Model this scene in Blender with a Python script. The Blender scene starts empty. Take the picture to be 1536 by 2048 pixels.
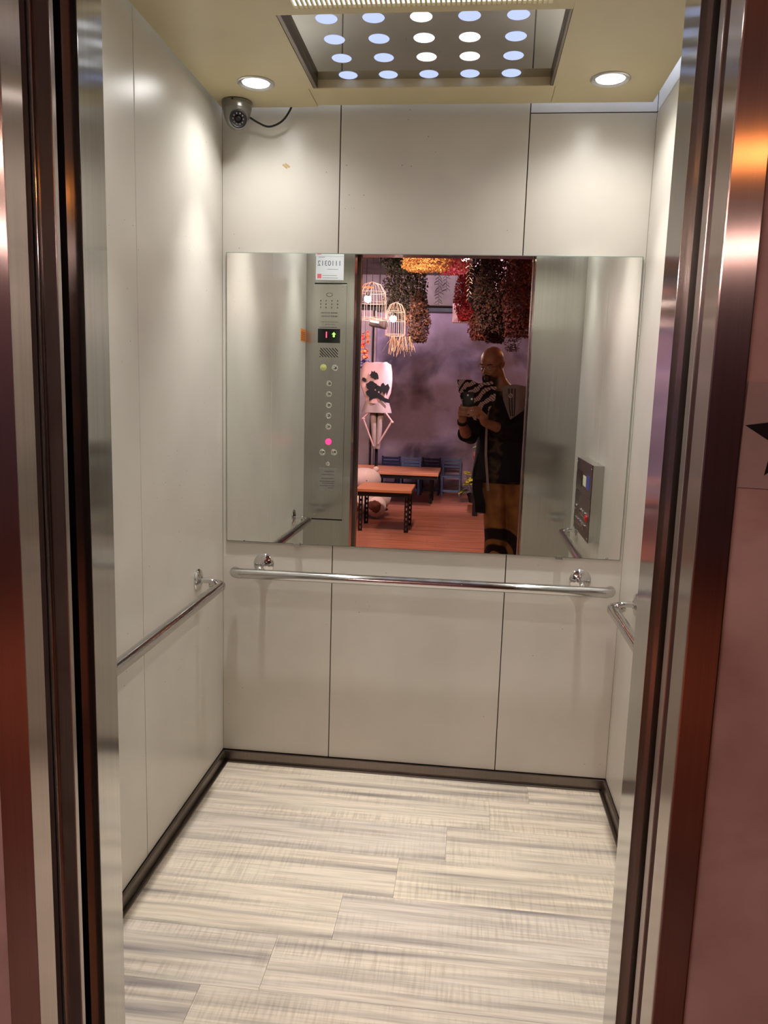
import bpy, bmesh, math, random
from mathutils import Vector, Matrix, noise
random.seed(7)
PI = math.pi
scene = bpy.context.scene
COL = scene.collection

# ---------------------------------------------------------------- camera
cam_d = bpy.data.cameras.new('camera'); cam = bpy.data.objects.new('camera', cam_d); COL.objects.link(cam)
YAW, PIT, ROL = 0.1066, -0.1524, 0.0298
CAM = Vector((0, -2.7076, 1.4))
_f = Vector((-math.sin(YAW)*math.cos(PIT), math.cos(YAW)*math.cos(PIT), math.sin(PIT)))
_r = Vector((math.cos(YAW), math.sin(YAW), 0)); _u = _r.cross(_f)
_r2 = _r*math.cos(ROL) + _u*math.sin(ROL); _u2 = -_r*math.sin(ROL) + _u*math.cos(ROL)
CAM_ROT = Matrix((_r2, _u2, -_f)).transposed()
cam.matrix_world = Matrix.Translation(CAM) @ CAM_ROT.to_4x4()
cam_d.sensor_fit = 'VERTICAL'; cam_d.sensor_height = 36.0; cam_d.lens = 1552.77/2048*36
cam_d.clip_start = 0.003; cam_d.clip_end = 60
scene.camera = cam
# ---------------------------------------------------------------- world, exposure
world = bpy.data.worlds.new('world'); scene.world = world; world.use_nodes = True
world.node_tree.nodes['Background'].inputs[0].default_value = (0.02, 0.012, 0.02, 1)
world.node_tree.nodes['Background'].inputs[1].default_value = 0.15
vs = scene.view_settings
vs.view_transform = 'Standard'; vs.look = 'None'; vs.gamma = 1.0; vs.use_curve_mapping = False; vs.exposure = 0.12
try:
    scene.cycles.max_bounces = 14; scene.cycles.glossy_bounces = 8; scene.cycles.diffuse_bounces = 6
    scene.cycles.sample_clamp_indirect = 6.0; scene.cycles.caustics_reflective = True; scene.cycles.blur_glossy = 0.5
except Exception: pass
# light levels (each lamp is built with its own fixture further down)
SPILL_W, BEAM_W, DOWN_COL = 13.0, 48.0, (1.0, 0.975, 0.945)       # recessed downlights of the lift, W
DISC_E = 0.95                                     # luminous holes of the lift ceiling
TUBE_E = 9.0                                     # tube lamps above the lift ceiling
BULB_W, BULB_COL = 40.0, (1.0, 0.74, 0.66)       # bird cage bulbs of the hall
PEND_W = 135.0                                    # unseen hall pendants; the pink and warm ones are added fill
HALL_W = 700.0                                    # unseen ceiling spots added to brighten the hall

# ---------------------------------------------------------------- helpers
def link(o, parent=None):
    COL.objects.link(o)
    if parent is not None: o.parent = parent
    return o
def tag(o, label=None, cat=None, group=None, kind=None):
    if label: o['label'] = label
    if cat: o['category'] = cat
    if group: o['group'] = group
    if kind: o['kind'] = kind
    return o
def empty(name, loc=(0, 0, 0), label=None, cat=None, group=None):
    o = bpy.data.objects.new(name, None); o.empty_display_size = .05; o.location = loc; link(o)
    return tag(o, label, cat, group)
def frame_of(d):
    d = Vector(d).normalized(); a = Vector((0, 0, 1)) if abs(d.z) < .95 else Vector((1, 0, 0))
    x = a.cross(d).normalized(); return x, d.cross(x), d
class MB:
    def __init__(s, off=(0, 0, 0)): s.v = []; s.f = []; s.off = Vector(off)
    def add(s, vs_, fs):
        n = len(s.v); s.v += [Vector(v) for v in vs_]; s.f += [tuple(i+n for i in f) for f in fs]; return s
    def box(s, a, b, M=None):
        x0, y0, z0 = [min(p, q) for p, q in zip(a, b)]; x1, y1, z1 = [max(p, q) for p, q in zip(a, b)]
        vs_ = [Vector(p) for p in ((x0,y0,z0),(x1,y0,z0),(x1,y1,z0),(x0,y1,z0),(x0,y0,z1),(x1,y0,z1),(x1,y1,z1),(x0,y1,z1))]
        if M is not None: vs_ = [M @ v for v in vs_]
        return s.add(vs_, [(0,3,2,1),(4,5,6,7),(0,1,5,4),(1,2,6,5),(2,3,7,6),(3,0,4,7)])
    def rbox(s, a, b, r=.002, M=None, seg=2):      # box with rounded edges
        bm = bmesh.new(); bmesh.ops.create_cube(bm, size=1)
        sz = [abs(q-p) for p, q in zip(a, b)]; c = [(q+p)/2 for p, q in zip(a, b)]
        for v in bm.verts: v.co = Vector([v.co[i]*sz[i]+c[i] for i in range(3)])
        bmesh.ops.bevel(bm, geom=bm.edges[:], offset=min(r, min(sz)*.45), segments=seg, affect='EDGES', profile=.5)
        return s.bm(bm, M)
    def bm(s, bm, M=None):
        bm.verts.index_update()
        vs_ = [(M @ v.co) if M is not None else v.co.copy() for v in bm.verts]
        s.add(vs_, [tuple(v.index for v in f.verts) for f in bm.faces]); bm.free(); return s
    def prism(s, poly, z0, z1, axis='z', M=None):  # extrude polygon (ccw) along axis
        n = len(poly); m = {'z': lambda p, h: Vector((p[0], p[1], h)), 'y': lambda p, h: Vector((p[0], h, p[1])), 'x': lambda p, h: Vector((h, p[0], p[1]))}[axis]
        vs_ = [m(p, z0) for p in poly] + [m(p, z1) for p in poly]
        if M is not None: vs_ = [M @ v for v in vs_]
        fs = [tuple(range(n-1, -1, -1)), tuple(range(n, 2*n))] + [(i, (i+1) % n, n+(i+1) % n, n+i) for i in range(n)]
        return s.add(vs_, fs)
    def tube(s, pts, r, seg=12, caps=True, flat=1.0):
        pts = [Vector(p) for p in pts]; n = len(pts)
        rs = r if isinstance(r, (list, tuple)) else [r]*n
        rings = []; px = None
        for i, p in enumerate(pts):
            d = (pts[min(i+1, n-1)]-pts[max(i-1, 0)])
            if d.length < 1e-9: d = Vector((0, 0, 1))
            d.normalize()
            if px is None: x, y, _ = frame_of(d)
            else:
                x = px - d*px.dot(d); x = x.normalized() if x.length > 1e-6 else frame_of(d)[0]; y = d.cross(x)
            px = x
            rings.append([p + (x*math.cos(2*PI*k/seg) + y*flat*math.sin(2*PI*k/seg))*rs[i] for k in range(seg)])
        return s.loft(rings, caps)
    def loft(s, rings, caps=True, closed=True):
        seg = len(rings[0]); vs_ = [v for r_ in rings for v in r_]; fs = []
        for i in range(len(rings)-1):
            for k in range(seg if closed else seg-1):
                k2 = (k+1) % seg; fs.append((i*seg+k, i*seg+k2, (i+1)*seg+k2, (i+1)*seg+k))
        if caps and closed: fs.append(tuple(range(seg-1, -1, -1))); fs.append(tuple(range((len(rings)-1)*seg, len(rings)*seg)))
        return s.add(vs_, fs)
    def lathe(s, prof, c=(0, 0, 0), axis=(0, 0, 1), seg=24):   # prof: (r, h)
        x, y, d = frame_of(axis); c = Vector(c)
        rings = [[c + d*h + (x*math.cos(2*PI*k/seg)+y*math.sin(2*PI*k/seg))*max(r, 1e-5) for k in range(seg)] for r, h in prof]
        return s.loft(rings, True)
    def cyl(s, a, b, r, seg=16): return s.tube([a, b], r, seg)
    def blob(s, c, r, sub=2, M=None, dent=None):
        bm = bmesh.new(); bmesh.ops.create_icosphere(bm, subdivisions=sub, radius=1)
        for v in bm.verts:
            q = v.co.copy()
            if dent: q *= 1 + dent*noise.noise(q*1.7+Vector(c)*3)
            v.co = Vector((q.x*r[0], q.y*r[1], q.z*r[2]))
            if M is not None: v.co = M @ v.co
            v.co += Vector(c)
        return s.bm(bm)
    def build(s, name, m, parent=None, smooth=False, wloc=None):
        me = bpy.data.meshes.new(name)
        off = s.off
        me.from_pydata([v-off for v in s.v], [], s.f); me.validate()
        if m is not None: me.materials.append(m)
        if smooth:
            me.polygons.foreach_set('use_smooth', [True]*len(me.polygons))
            try: me.set_sharp_from_angle(angle=math.radians(38))
            except Exception: pass
        me.update()
        o = bpy.data.objects.new(name, me); link(o, parent)
        if parent is None: o.location = off
        return o
def fillet(pts, r, n=6):                      # round the corners of a polyline
    pts = [Vector(p) for p in pts]; out = [pts[0]]
    for i in range(1, len(pts)-1):
        a = (pts[i-1]-pts[i]).normalized(); b = (pts[i+1]-pts[i]).normalized()
        for k in range(n+1):
            t = k/n; p0 = pts[i]+a*r; p2 = pts[i]+b*r
            out.append(p0*(1-t)**2 + pts[i]*2*t*(1-t) + p2*t*t)
    out.append(pts[-1]); return out
def remesh(o, voxel, smooth_it=2):
    m = o.modifiers.new('r', 'REMESH'); m.mode = 'VOXEL'; m.voxel_size = voxel; m.use_smooth_shade = True
    s = o.modifiers.new('s', 'SMOOTH'); s.iterations = smooth_it; s.factor = .5
    dg = bpy.context.evaluated_depsgraph_get(); dg.update()
    me = bpy.data.meshes.new_from_object(o.evaluated_get(dg)); o.modifiers.clear(); o.data = me
    me.polygons.foreach_set('use_smooth', [True]*len(me.polygons)); return o
def text_obj(name, s, size, M, m, parent, ext=.0004, align='CENTER'):
    c = bpy.data.curves.new(name, 'FONT'); c.body = s; c.size = size; c.extrude = ext; c.align_x = align; c.align_y = 'CENTER'
    t = bpy.data.objects.new('tmp', c); COL.objects.link(t)
    dg = bpy.context.evaluated_depsgraph_get(); dg.update()
    me = bpy.data.meshes.new_from_object(t.evaluated_get(dg)); bpy.data.objects.remove(t)
    me.transform(M); me.materials.clear(); me.materials.append(m)
    o = bpy.data.objects.new(name, me); return link(o, parent)

# ---------------------------------------------------------------- materials
def nt(name):
    m = bpy.data.materials.new(name); m.use_nodes = True; t = m.node_tree
    return m, t, t.nodes['Principled BSDF']
def N(t, ty, **kw):
    n = t.nodes.new(ty)
    for k, v in kw.items():
        if k.startswith('i_'):
            key = k[2:]; key = int(key) if key.isdigit() else key.replace('_', ' '); n.inputs[key].default_value = v
        else: setattr(n, k, v)
    return n
def coords(t, scale=(1, 1, 1), kind='Object'):
    tc = N(t, 'ShaderNodeTexCoord'); mp = N(t, 'ShaderNodeMapping'); mp.inputs['Scale'].default_value = scale
    t.links.new(tc.outputs[kind], mp.inputs['Vector']); return mp.outputs[0]
def ramp(t, fac, stops):
    r = N(t, 'ShaderNodeValToRGB'); e = r.color_ramp.elements
    e[0].position, e[0].color = stops[0][0], (*stops[0][1], 1); e[1].position, e[1].color = stops[-1][0], (*stops[-1][1], 1)
    for p, c in stops[1:-1]:
        x = e.new(p); x.color = (*c, 1)
    t.links.new(fac, r.inputs[0]); return r.outputs[0]
def bump(t, b, fac, strength, dist=.002):
    n = N(t, 'ShaderNodeBump'); n.inputs['Strength'].default_value = strength; n.inputs['Distance'].default_value = dist
    t.links.new(fac, n.inputs['Height']); t.links.new(n.outputs[0], b.inputs['Normal'])
def S(r, g=None, b=None):                     # sRGB 0-255 -> linear
    if g is None: g = b = r
    return tuple(((c/255)/12.92 if c/255 <= .04045 else ((c/255+.055)/1.055)**2.4) for c in (r, g, b))
def plain(name, col, rough=.5, metal=0, spec=.5, nscale=None, namt=.12, bumpk=0, coat=0, sheen=0):
    m, t, b = nt(name)
    b.inputs['Roughness'].default_value = rough; b.inputs['Metallic'].default_value = metal
    b.inputs['Specular IOR Level'].default_value = spec; b.inputs['Coat Weight'].default_value = coat
    b.inputs['Sheen Weight'].default_value = sheen
    nz = N(t, 'ShaderNodeTexNoise'); nz.inputs['Scale'].default_value = nscale or 12; nz.inputs['Detail'].default_value = 4
    t.links.new(coords(t), nz.inputs['Vector'])
    lo = tuple(c*(1-namt) for c in col); hi = tuple(min(1, c*(1+namt)) for c in col)
    t.links.new(ramp(t, nz.outputs[0], [(.3, lo), (.7, hi)]), b.inputs['Base Color'])
    if bumpk: bump(t, b, nz.outputs[0], bumpk)
    return m
def emis(name, col, e):
    m, t, b = nt(name); b.inputs['Base Color'].default_value = (*[c*.3 for c in col], 1)
    b.inputs['Emission Color'].default_value = (*col, 1); b.inputs['Emission Strength'].default_value = e; return m
def steel(name, col=(.62, .60, .56), rough=.3, aniso=.9, wave=.0, tang=(1, .9, 0)):
    m, t, b = nt(name); b.inputs['Metallic'].default_value = 1
    b.inputs['Roughness'].default_value = rough; b.inputs['Anisotropic'].default_value = aniso
    c = N(t, 'ShaderNodeCombineXYZ'); c.inputs[0].default_value, c.inputs[1].default_value, c.inputs[2].default_value = tang
    t.links.new(c.outputs[0], b.inputs['Tangent'])
    nz = N(t, 'ShaderNodeTexNoise'); nz.inputs['Scale'].default_value = 3; nz.inputs['Detail'].default_value = 3
    t.links.new(coords(t, (90, 90, .6)), nz.inputs['Vector'])
    t.links.new(ramp(t, nz.outputs[0], [(.3, tuple(x*.93 for x in col)), (.7, tuple(min(1, x*1.05) for x in col))]), b.inputs['Base Color'])
    if wave:
        w = N(t, 'ShaderNodeTexNoise'); w.inputs['Scale'].default_value = 4.0; w.inputs['Detail'].default_value = 1
        t.links.new(coords(t), w.inputs['Vector']); bump(t, b, w.outputs[0], wave, .02)
    return m
M_STEEL = steel('brushed_steel_panel', (.52, .51, .48), .16, .9, .05)
M_REVEAL = steel('brushed_steel_reveal', (.50, .495, .48), .12, .85, .04)
M_FRAME = steel('brushed_steel_landing_frame', (.44, .36, .33), .20, 1.0, .03)
M_LEAF = steel('landing_door_steel', (.50, .44, .42), .24, .95)
M_CHROME = plain('polished_chrome', (.66, .655, .65), .06, 1, nscale=3, namt=.02)
M_CHROME_B = plain('brushed_tube_chrome', (.60, .595, .59), .11, 1, nscale=6, namt=.03)
M_ALU = plain('satin_aluminium', (.50, .50, .50), .32, 1, nscale=30, namt=.05)
M_BLACK = plain('black_rubber', S(14, 13, 15), .45)
M_DARK = plain('slot_and_gap_shade_black', (.004, .004, .005), .9)  # black that stands in for shade in door slots and panel gaps
M_SILVERP = plain('silver_lacquer', S(140, 137, 133), .28, .75, nscale=60, namt=.05)
M_GLASSB = plain('black_glass', S(8, 8, 10), .08, 0, .6)
M_WHITE = plain('white_trim_paint', S(225, 226, 230), .5, nscale=8, namt=.05)

def laminate():
    m, t, b = nt('cream_speckled_laminate')
    v = coords(t)
    n1 = N(t, 'ShaderNodeTexNoise'); n1.inputs['Scale'].default_value = 3.0; n1.inputs['Detail'].default_value = 6
    n2 = N(t, 'ShaderNodeTexNoise'); n2.inputs['Scale'].default_value = 330; n2.inputs['Detail'].default_value = 2
    n3 = N(t, 'ShaderNodeTexVoronoi'); n3.inputs['Scale'].default_value = 34
    for n in (n1, n2, n3): t.links.new(v, n.inputs['Vector'])
    base = ramp(t, n1.outputs[0], [(.25, S(202, 197, 188)), (.5, S(209, 205, 195)), (.78, S(216, 212, 202))])
    wn = N(t, 'ShaderNodeTexNoise'); wn.inputs['Scale'].default_value = 2.2; t.links.new(v, wn.inputs['Vector'])
    thr = N(t, 'ShaderNodeMath', operation='LESS_THAN'); thr.inputs[1].default_value = .055; t.links.new(n3.outputs['Distance'], thr.inputs[0])
    gt = N(t, 'ShaderNodeMath', operation='GREATER_THAN'); gt.inputs[1].default_value = .55; t.links.new(wn.outputs[0], gt.inputs[0])
    mu = N(t, 'ShaderNodeMath', operation='MULTIPLY'); t.links.new(thr.outputs[0], mu.inputs[0]); t.links.new(gt.outputs[0], mu.inputs[1])
    mx = N(t, 'ShaderNodeMix', data_type='RGBA'); mx.inputs[7].default_value = (*S(128, 112, 96), 1)
    t.links.new(base, mx.inputs[6]); t.links.new(mu.outputs[0], mx.inputs[0]); t.links.new(mx.outputs[2], b.inputs['Base Color'])
    b.inputs['Roughness'].default_value = .27; b.inputs['Specular IOR Level'].default_value = .5
    ad = N(t, 'ShaderNodeMath', operation='MULTIPLY_ADD'); ad.inputs[1].default_value = .35
    t.links.new(n2.outputs[0], ad.inputs[0]); t.links.new(n1.outputs[0], ad.inputs[2]); bump(t, b, ad.outputs[0], .26, .002)
    return m
M_LAM = laminate()
M_CEIL = plain('beige_ceiling_lacquer', S(200, 189, 152), .38, nscale=5, namt=.03)
M_SKIRT = steel('dark_skirting_steel', (.20, .17, .15), .30, .5)
M_MIRROR = plain('silvered_mirror', (.90, .925, .90), .0, 1, nscale=2, namt=.0)
M_MEDGE = plain('mirror_edge_glass', S(120, 140, 125), .15)
M_CMIR = plain('mirror_steel_ceiling', (.50, .50, .49), .045, 1, nscale=9, namt=.05)

def vinyl():
    m, t, b = nt('washed_oak_vinyl_plank')
    tc = N(t, 'ShaderNodeTexCoord'); oi = N(t, 'ShaderNodeObjectInfo')
    off = N(t, 'ShaderNodeVectorMath', operation='MULTIPLY_ADD'); off.inputs[1].default_value = (13, 7, 5)
    cb = N(t, 'ShaderNodeCombineXYZ'); t.links.new(oi.outputs['Random'], cb.inputs[0]); t.links.new(oi.outputs['Random'], cb.inputs[1])
    t.links.new(cb.outputs[0], off.inputs[0]); t.links.new(tc.outputs['Object'], off.inputs[2])
    def nz(sc, det, dist=0):
        mp = N(t, 'ShaderNodeMapping'); mp.inputs['Scale'].default_value = sc; t.links.new(off.outputs[0], mp.inputs[0])
        n = N(t, 'ShaderNodeTexNoise'); n.inputs['Scale'].default_value = 1; n.inputs['Detail'].default_value = det; n.inputs['Distortion'].default_value = dist
        t.links.new(mp.outputs[0], n.inputs['Vector']); return n.outputs[0]
    band = nz((1.1, 26, 1), 3); grain = nz((6, 190, 1), 4, .6); saw = nz((120, 7, 1), 2); spot = nz((2.2, 11, 1), 3)
    c1 = ramp(t, band, [(.28, S(150, 141, 138)), (.42, S(204, 193, 178)), (.56, S(236, 224, 206)), (.66, S(214, 200, 182)), (.76, S(176, 164, 156))])
    c2 = ramp(t, grain, [(.3, (.66, .64, .62)), (.55, (1, 1, 1)), (.8, (1.0, .98, .96))])
    sm_ = N(t, 'ShaderNodeMapRange'); sm_.inputs[1].default_value = .42; sm_.inputs[2].default_value = .62; t.links.new(spot, sm_.inputs[0])
    c3 = ramp(t, saw, [(.36, (.85, .84, .83)), (.55, (1.05, 1.05, 1.04))])
    def mul(a, c, f):
        x = N(t, 'ShaderNodeMix', data_type='RGBA', blend_type='MULTIPLY'); x.inputs[0].default_value = f
        t.links.new(a, x.inputs[6]); t.links.new(c, x.inputs[7]); return x.outputs[2]
    x3 = N(t, 'ShaderNodeMix', data_type='RGBA', blend_type='MULTIPLY'); t.links.new(sm_.outputs[0], x3.inputs[0]); t.links.new(mul(c1, c2, .6), x3.inputs[6]); t.links.new(c3, x3.inputs[7]); o = x3.outputs[2]
    rv = ramp(t, oi.outputs['Random'], [(0, (.90, .90, .93)), (.5, (1, .99, .96)), (1, (1.0, 1.0, 1.0))])
    t.links.new(mul(o, rv, 1.0), b.inputs['Base Color']); b.inputs['Roughness'].default_value = .42; bump(t, b, saw, .12, .001)
    return m
M_VINYL = vinyl()

def wood(name, a, bcol, scale=(2, 40, 40), rough=.4):
    m, t, b = nt(name)
    n = N(t, 'ShaderNodeTexNoise'); n.inputs['Scale'].default_value = 1; n.inputs['Detail'].default_value = 5; n.inputs['Distortion'].default_value = .8
    t.links.new(coords(t, scale), n.inputs['Vector'])
    t.links.new(ramp(t, n.outputs[0], [(.3, a), (.7, bcol)]), b.inputs['Base Color']); b.inputs['Roughness'].default_value = rough
    bump(t, b, n.outputs[0], .08, .001); return m
M_TABLE = wood('orange_brown_table_wood', S(150, 88, 58), S(192, 122, 84))
M_HFLOOR = wood('red_brown_hall_floor_vinyl', S(120, 68, 50), S(172, 104, 76), (1.5, 22, 22), .32)

def mural(name, base, dark, blot=1.4):
    m, t, b = nt(name)
    v = coords(t)
    n = N(t, 'ShaderNodeTexNoise'); n.inputs['Scale'].default_value = blot; n.inputs['Detail'].default_value = 5; n.inputs['Distortion'].default_value = .5
    n2 = N(t, 'ShaderNodeTexNoise'); n2.inputs['Scale'].default_value = 14; n2.inputs['Detail'].default_value = 6
    t.links.new(v, n.inputs['Vector']); t.links.new(v, n2.inputs['Vector'])
    c = ramp(t, n.outputs[0], [(.34, dark), (.52, base), (.8, tuple(min(1, x*1.12) for x in base))])
    c2 = ramp(t, n2.outputs[0], [(.3, (.86, .86, .86)), (.6, (1, 1, 1))])
    x = N(t, 'ShaderNodeMix', data_type='RGBA', blend_type='MULTIPLY'); x.inputs[0].default_value = .7
    t.links.new(c, x.inputs[6]); t.links.new(c2, x.inputs[7]); t.links.new(x.outputs[2], b.inputs['Base Color'])
    b.inputs['Roughness'].default_value = .7; bump(t, b, n2.outputs[0], .25, .004); return m
M_MURAL = mural('smoky_mauve_mural_paint', S(162, 140, 156), S(84, 68, 86))
M_PLASTER = mural('brown_pink_plaster', S(196, 172, 168), S(172, 144, 140), 5)
M_HCEIL = mural('dusky_hall_ceiling_paint', S(120, 104, 100), S(80, 66, 66), 2)
M_BLUEW = plain('blue_painted_wood', S(74, 96, 140), .45, nscale=20, namt=.2)
M_BLACKM = plain('black_powder_coated_metal', S(16, 15, 17), .45)
M_CLOTHW = plain('pinkish_white_cloth', S(190, 150, 144), .9, nscale=9, namt=.08, bumpk=.3)
M_CLOTHG = plain('taupe_cloth', S(150, 128, 122), .9, nscale=9, namt=.1, bumpk=.3)
M_PLUSH = plain('white_plush_fur', S(208, 178, 174), .95, nscale=90, namt=.1, bumpk=.8, sheen=.4)
M_FELT = plain('black_felt', S(18, 15, 16), .95)
M_SOLE = plain('brown_plush_sole', S(120, 70, 55), .95)
M_WIRE = plain('pale_cage_wire', S(225, 190, 175), .35, .3)

# ================================================================ LIFT CAR SHELL
XL, XR = -.878, .545          # side walls
S1, S2 = -.4724, .1474        # seams of the back wall
YF = -1.40                    # front return
AL, AR = -.6256, .2927        # door opening
WT = 2.305                    # top of the wall panels
CZ = 2.315                    # underside of the suspended ceiling
DH = 2.13                     # door height
def struct(name, mb, m, parent=None, smooth=False):
    o = mb.build(name, m, parent, smooth)
    if parent is None: o['kind'] = 'structure'
    return o
g = .0016
wb = struct('wall_back', MB().box((XL-.05, .0045, -.05), (XR+.05, .04, 2.6)), M_BLACK)
for a, c, zt_ in ((XL, S1-g, 2.345), (S1+g, S2-g, 2.345), (S2+g, XR, WT)):
    MB().rbox((a, 0, .043), (c, .0045, zt_), .0012).build('wall_panel', M_LAM, wb)
wl = struct('wall_left', MB().box((XL-.04, YF, -.05), (XL-.0045, .0045, 2.6)), M_BLACK)
for a, c in ((YF, -.703-g), (-.703+g, 0)):
    MB().rbox((XL-.0045, a, .043), (XL, c, 2.36), .0012).build('wall_panel', M_LAM, wl)
wr = struct('wall_right', MB().box((XR+.0045, YF, -.05), (XR+.04, .0045, 2.6)), M_BLACK)
for a, c in ((YF, -.703-g), (-.703+g, 0)):
    MB().rbox((XR, a, .043), (XR+.0045, c, WT), .0012).build('wall_panel', M_LAM, wr)
for a0_, a1_ in (((-.668, 2.150), (-.652, 2.138)), ((-.660, 2.153), (-.644, 2.141))):
    d_ = (Vector((a1_[0], 0, a1_[1]))-Vector((a0_[0], 0, a0_[1]))).normalized()*.0; w_ = Vector((.002, 0, .0026)); p_ = Vector((a0_[0], 0, a0_[1])); q_ = Vector((a1_[0], 0, a1_[1])); y_ = Vector((0, -.0003, 0))
    MB().add([p_-w_, q_-w_, q_+w_, p_+w_]+[v+y_ for v in (p_-w_, q_-w_, q_+w_, p_+w_)], [(0,1,2,3),(7,6,5,4),(0,4,5,1),(1,5,6,2),(2,6,7,3),(3,7,4,0)]).build('tape_residue', plain('tape_residue_glue', S(190, 160, 110), .6), wb)
# white lining above the wall panels
tb = struct('trim_1', MB().rbox((S2+g, .001, WT+.003), (XR, .0042, 2.55), .001).rbox((XL, .001, 2.348), (S2-g, .0042, 2.55), .001), M_WHITE)
struct('trim_2', MB().rbox((XL-.0042, YF, 2.363), (XL-.001, 0, 2.55), .001), M_WHITE)
struct('trim_3', MB().rbox((XR+.001, YF, WT+.003), (XR+.0042, 0, 2.55), .001), M_WHITE)
struct('ceiling', MB().box((XL-.05, YF-.03, 2.55), (XR+.05, .04, 2.6)), M_WHITE)
# floor: slab and vinyl planks laid across
fl = struct('floor', MB().box((XL-.04, YF-.02, -.05), (XR+.04, .01, -.003)), M_BLACK)
rows = [(-.003, -.145), (-.145, -.335), (-.335, -.53), (-.53, -.723), (-.723, -.916), (-.916, -1.11), (-1.11, -1.304), (-1.304, YF)]
joints = [.265, .125, -.015, -.155, -.295, -.435, -.575, -.715]
for (y0, y1), j in zip(rows, joints):
    xs = sorted([x for x in (j-1.22, j, j+1.22) if XL+.02 < x < XR-.02]); xs = [XL+.002]+xs+[XR-.002]
    for a, c in zip(xs, xs[1:]):
        if c-a > .02: MB().rbox((a+.00025, y1+.00025, -.003), (c-.00025, y0-.00025, 0), .0004, seg=1).build('plank', M_VINYL, fl)
# skirting with a thin floor bead
SK = .012
for nm, a, c, bd in (('baseboard_back', (XL, -SK, 0), (XR, 0, .041), ((XL, -SK-.012, 0), (XR, -SK, .006))),
                     ('baseboard_left', (XL, YF, 0), (XL+SK, -SK, .041), ((XL+SK, YF, 0), (XL+SK+.012, -SK, .006))),
                     ('baseboard_right', (XR-SK, YF, 0), (XR, -SK, .041), ((XR-SK-.012, YF, 0), (XR-SK, -SK, .006)))):
    o = struct(nm, MB().rbox(a, c, .0015), M_SKIRT); MB().rbox(bd[0], bd[1], .002).build('floor_bead', M_SKIRT, o)
# front returns (stainless), door jambs and header
wf = struct('wall_front', MB().prism([(XL-.04, YF), (XL-.04, -1.497), (-.644, -1.497), (-.644, -1.484), (AL, -1.484), (AL, YF)], 0, 2.6), M_STEEL)
struct('trim_4', MB().prism([(XR+.04, YF), (AR, YF), (AR, -1.494), (.305, -1.494), (.305, -1.508), (XR+.04, -1.508)], 0, 2.6), M_STEEL)
# polished linings of the opening on the car side
struct('trim_5', MB().rbox((AL-.001, -1.483, 0), (AL+.0006, YF-.0005, DH), .0005), M_REVEAL)
struct('trim_6', MB().rbox((AR-.0006, -1.493, 0), (AR+.001, YF-.0005, DH), .0005), M_REVEAL)
struct('trim_7', MB().box((AL, -1.49, DH), (AR, YF, 2.6)), M_STEEL)                   # car header
# sills
struct('trim_8', MB().box((AL-.3, -1.51, -.05), (AR+.3, YF-.02, -.002)).box((AL-.3, -1.69, -.05), (AR+.3, -1.525, -.002)), M_ALU)
# ---------------------------------------------------------------- landing doors (retracted) and landing frame
dl = empty('door_1', (-.65, -1.54, 0)); dl['kind'] = 'structure'
def door_leaf(name, x0, x1, y0, y1, end, m, par):
    mb = MB((-.65, -1.54, 0)) if par is dl else MB((.32, -1.54, 0))
    mb.rbox((x0, y0, .005), (x1, y1, DH+.03), .002); return mb.build(name, m, par)
door_leaf('door_leaf', -1.25, -.638, -1.541, -1.528, 1, M_LEAF, dl)
mb = MB((-.65, -1.54, 0)); mb.tube([(-.668, -1.5415, .006), (-.668, -1.5415, DH)], .0065, 12); mb.build('edge_bead', M_REVEAL, dl, True)
dr = empty('door_2', (.32, -1.54, 0)); dr['kind'] = 'structure'
door_leaf('door_leaf', .308, .95, -1.556, -1.531, -1, M_LEAF, dr)
# car door leaf edge seen inside the slot on the left
struct('trim_9', MB().rbox((-1.25, -1.520, .005), (-.650, -1.512, DH+.03), .001), M_BLACK)
# unseen black boxes added so the door slots stay dark
struct('trim_10', MB().box((-1.35, -1.66, 0), (-1.3, -1.40, 2.7)).box((1.0, -1.66, 0), (1.05, -1.40, 2.7)).box((-1.35, -1.66, 2.2), (1.05, -1.50, 2.25)).box((-1.35, -1.42, 0), (XL-.04, -1.40, 2.7)).box((XR+.04, -1.42, 0), (1.05, -1.40, 2.7)), M_DARK)
# landing frame: two jambs and a lintel
struct('trim_11', MB().rbox((-.675, -1.69, 0), (AL, -1.64, DH+.05), .0012), M_FRAME)
struct('trim_12', MB().rbox((AR, -1.694, 0), (.337, -1.636, DH+.05), .0025), M_FRAME)
struct('trim_13', MB().rbox((-.675, -1.69, DH), (.337, -1.53, DH+.05), .0012), M_FRAME)

# ================================================================ HALL SHELL
HX0, HX1, HY, HZ = -2.6, 2.3, -8.5, 3.0
hw = MB().box((HX0, -1.682, 0), (-.675, -1.62, HZ)).box((.337, -1.685, 0), (HX1, -1.62, HZ)).box((-.675, -1.682, DH+.05), (.337, -1.62, HZ))
struct('wall_landing', hw, M_PLASTER)
struct('wall_far', MB().box((HX0, HY-.1, 0), (HX1, HY, HZ)), M_MURAL)
M_DKWALL = mural('side_wall_darkened_for_reflection', S(62, 40, 34), S(40, 26, 24), 3)  # unseen side walls coloured dark to dim the frame's reflections
struct('wall_hall_left', MB().box((HX0-.1, HY-.1, 0), (HX0, -1.62, HZ)), M_DKWALL)
struct('wall_hall_right', MB().box((HX1, HY-.1, 0), (HX1+.1, -1.62, HZ)), M_DKWALL)
struct('ceiling_hall', MB().box((HX0-.1, HY-.1, HZ), (HX1+.1, -1.62, HZ+.1)), M_HCEIL)
struct('trim_14', MB().rbox((HX0, HY, 2.53), (HX1, HY+.09, 2.60), .004), M_BLACKM)       # dark rail along the far wall
struct('trim_15', MB().rbox((HX0, HY, 2.60), (HX1, HY+.25, HZ), .004), M_HCEIL)         # boxed soffit above it
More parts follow.
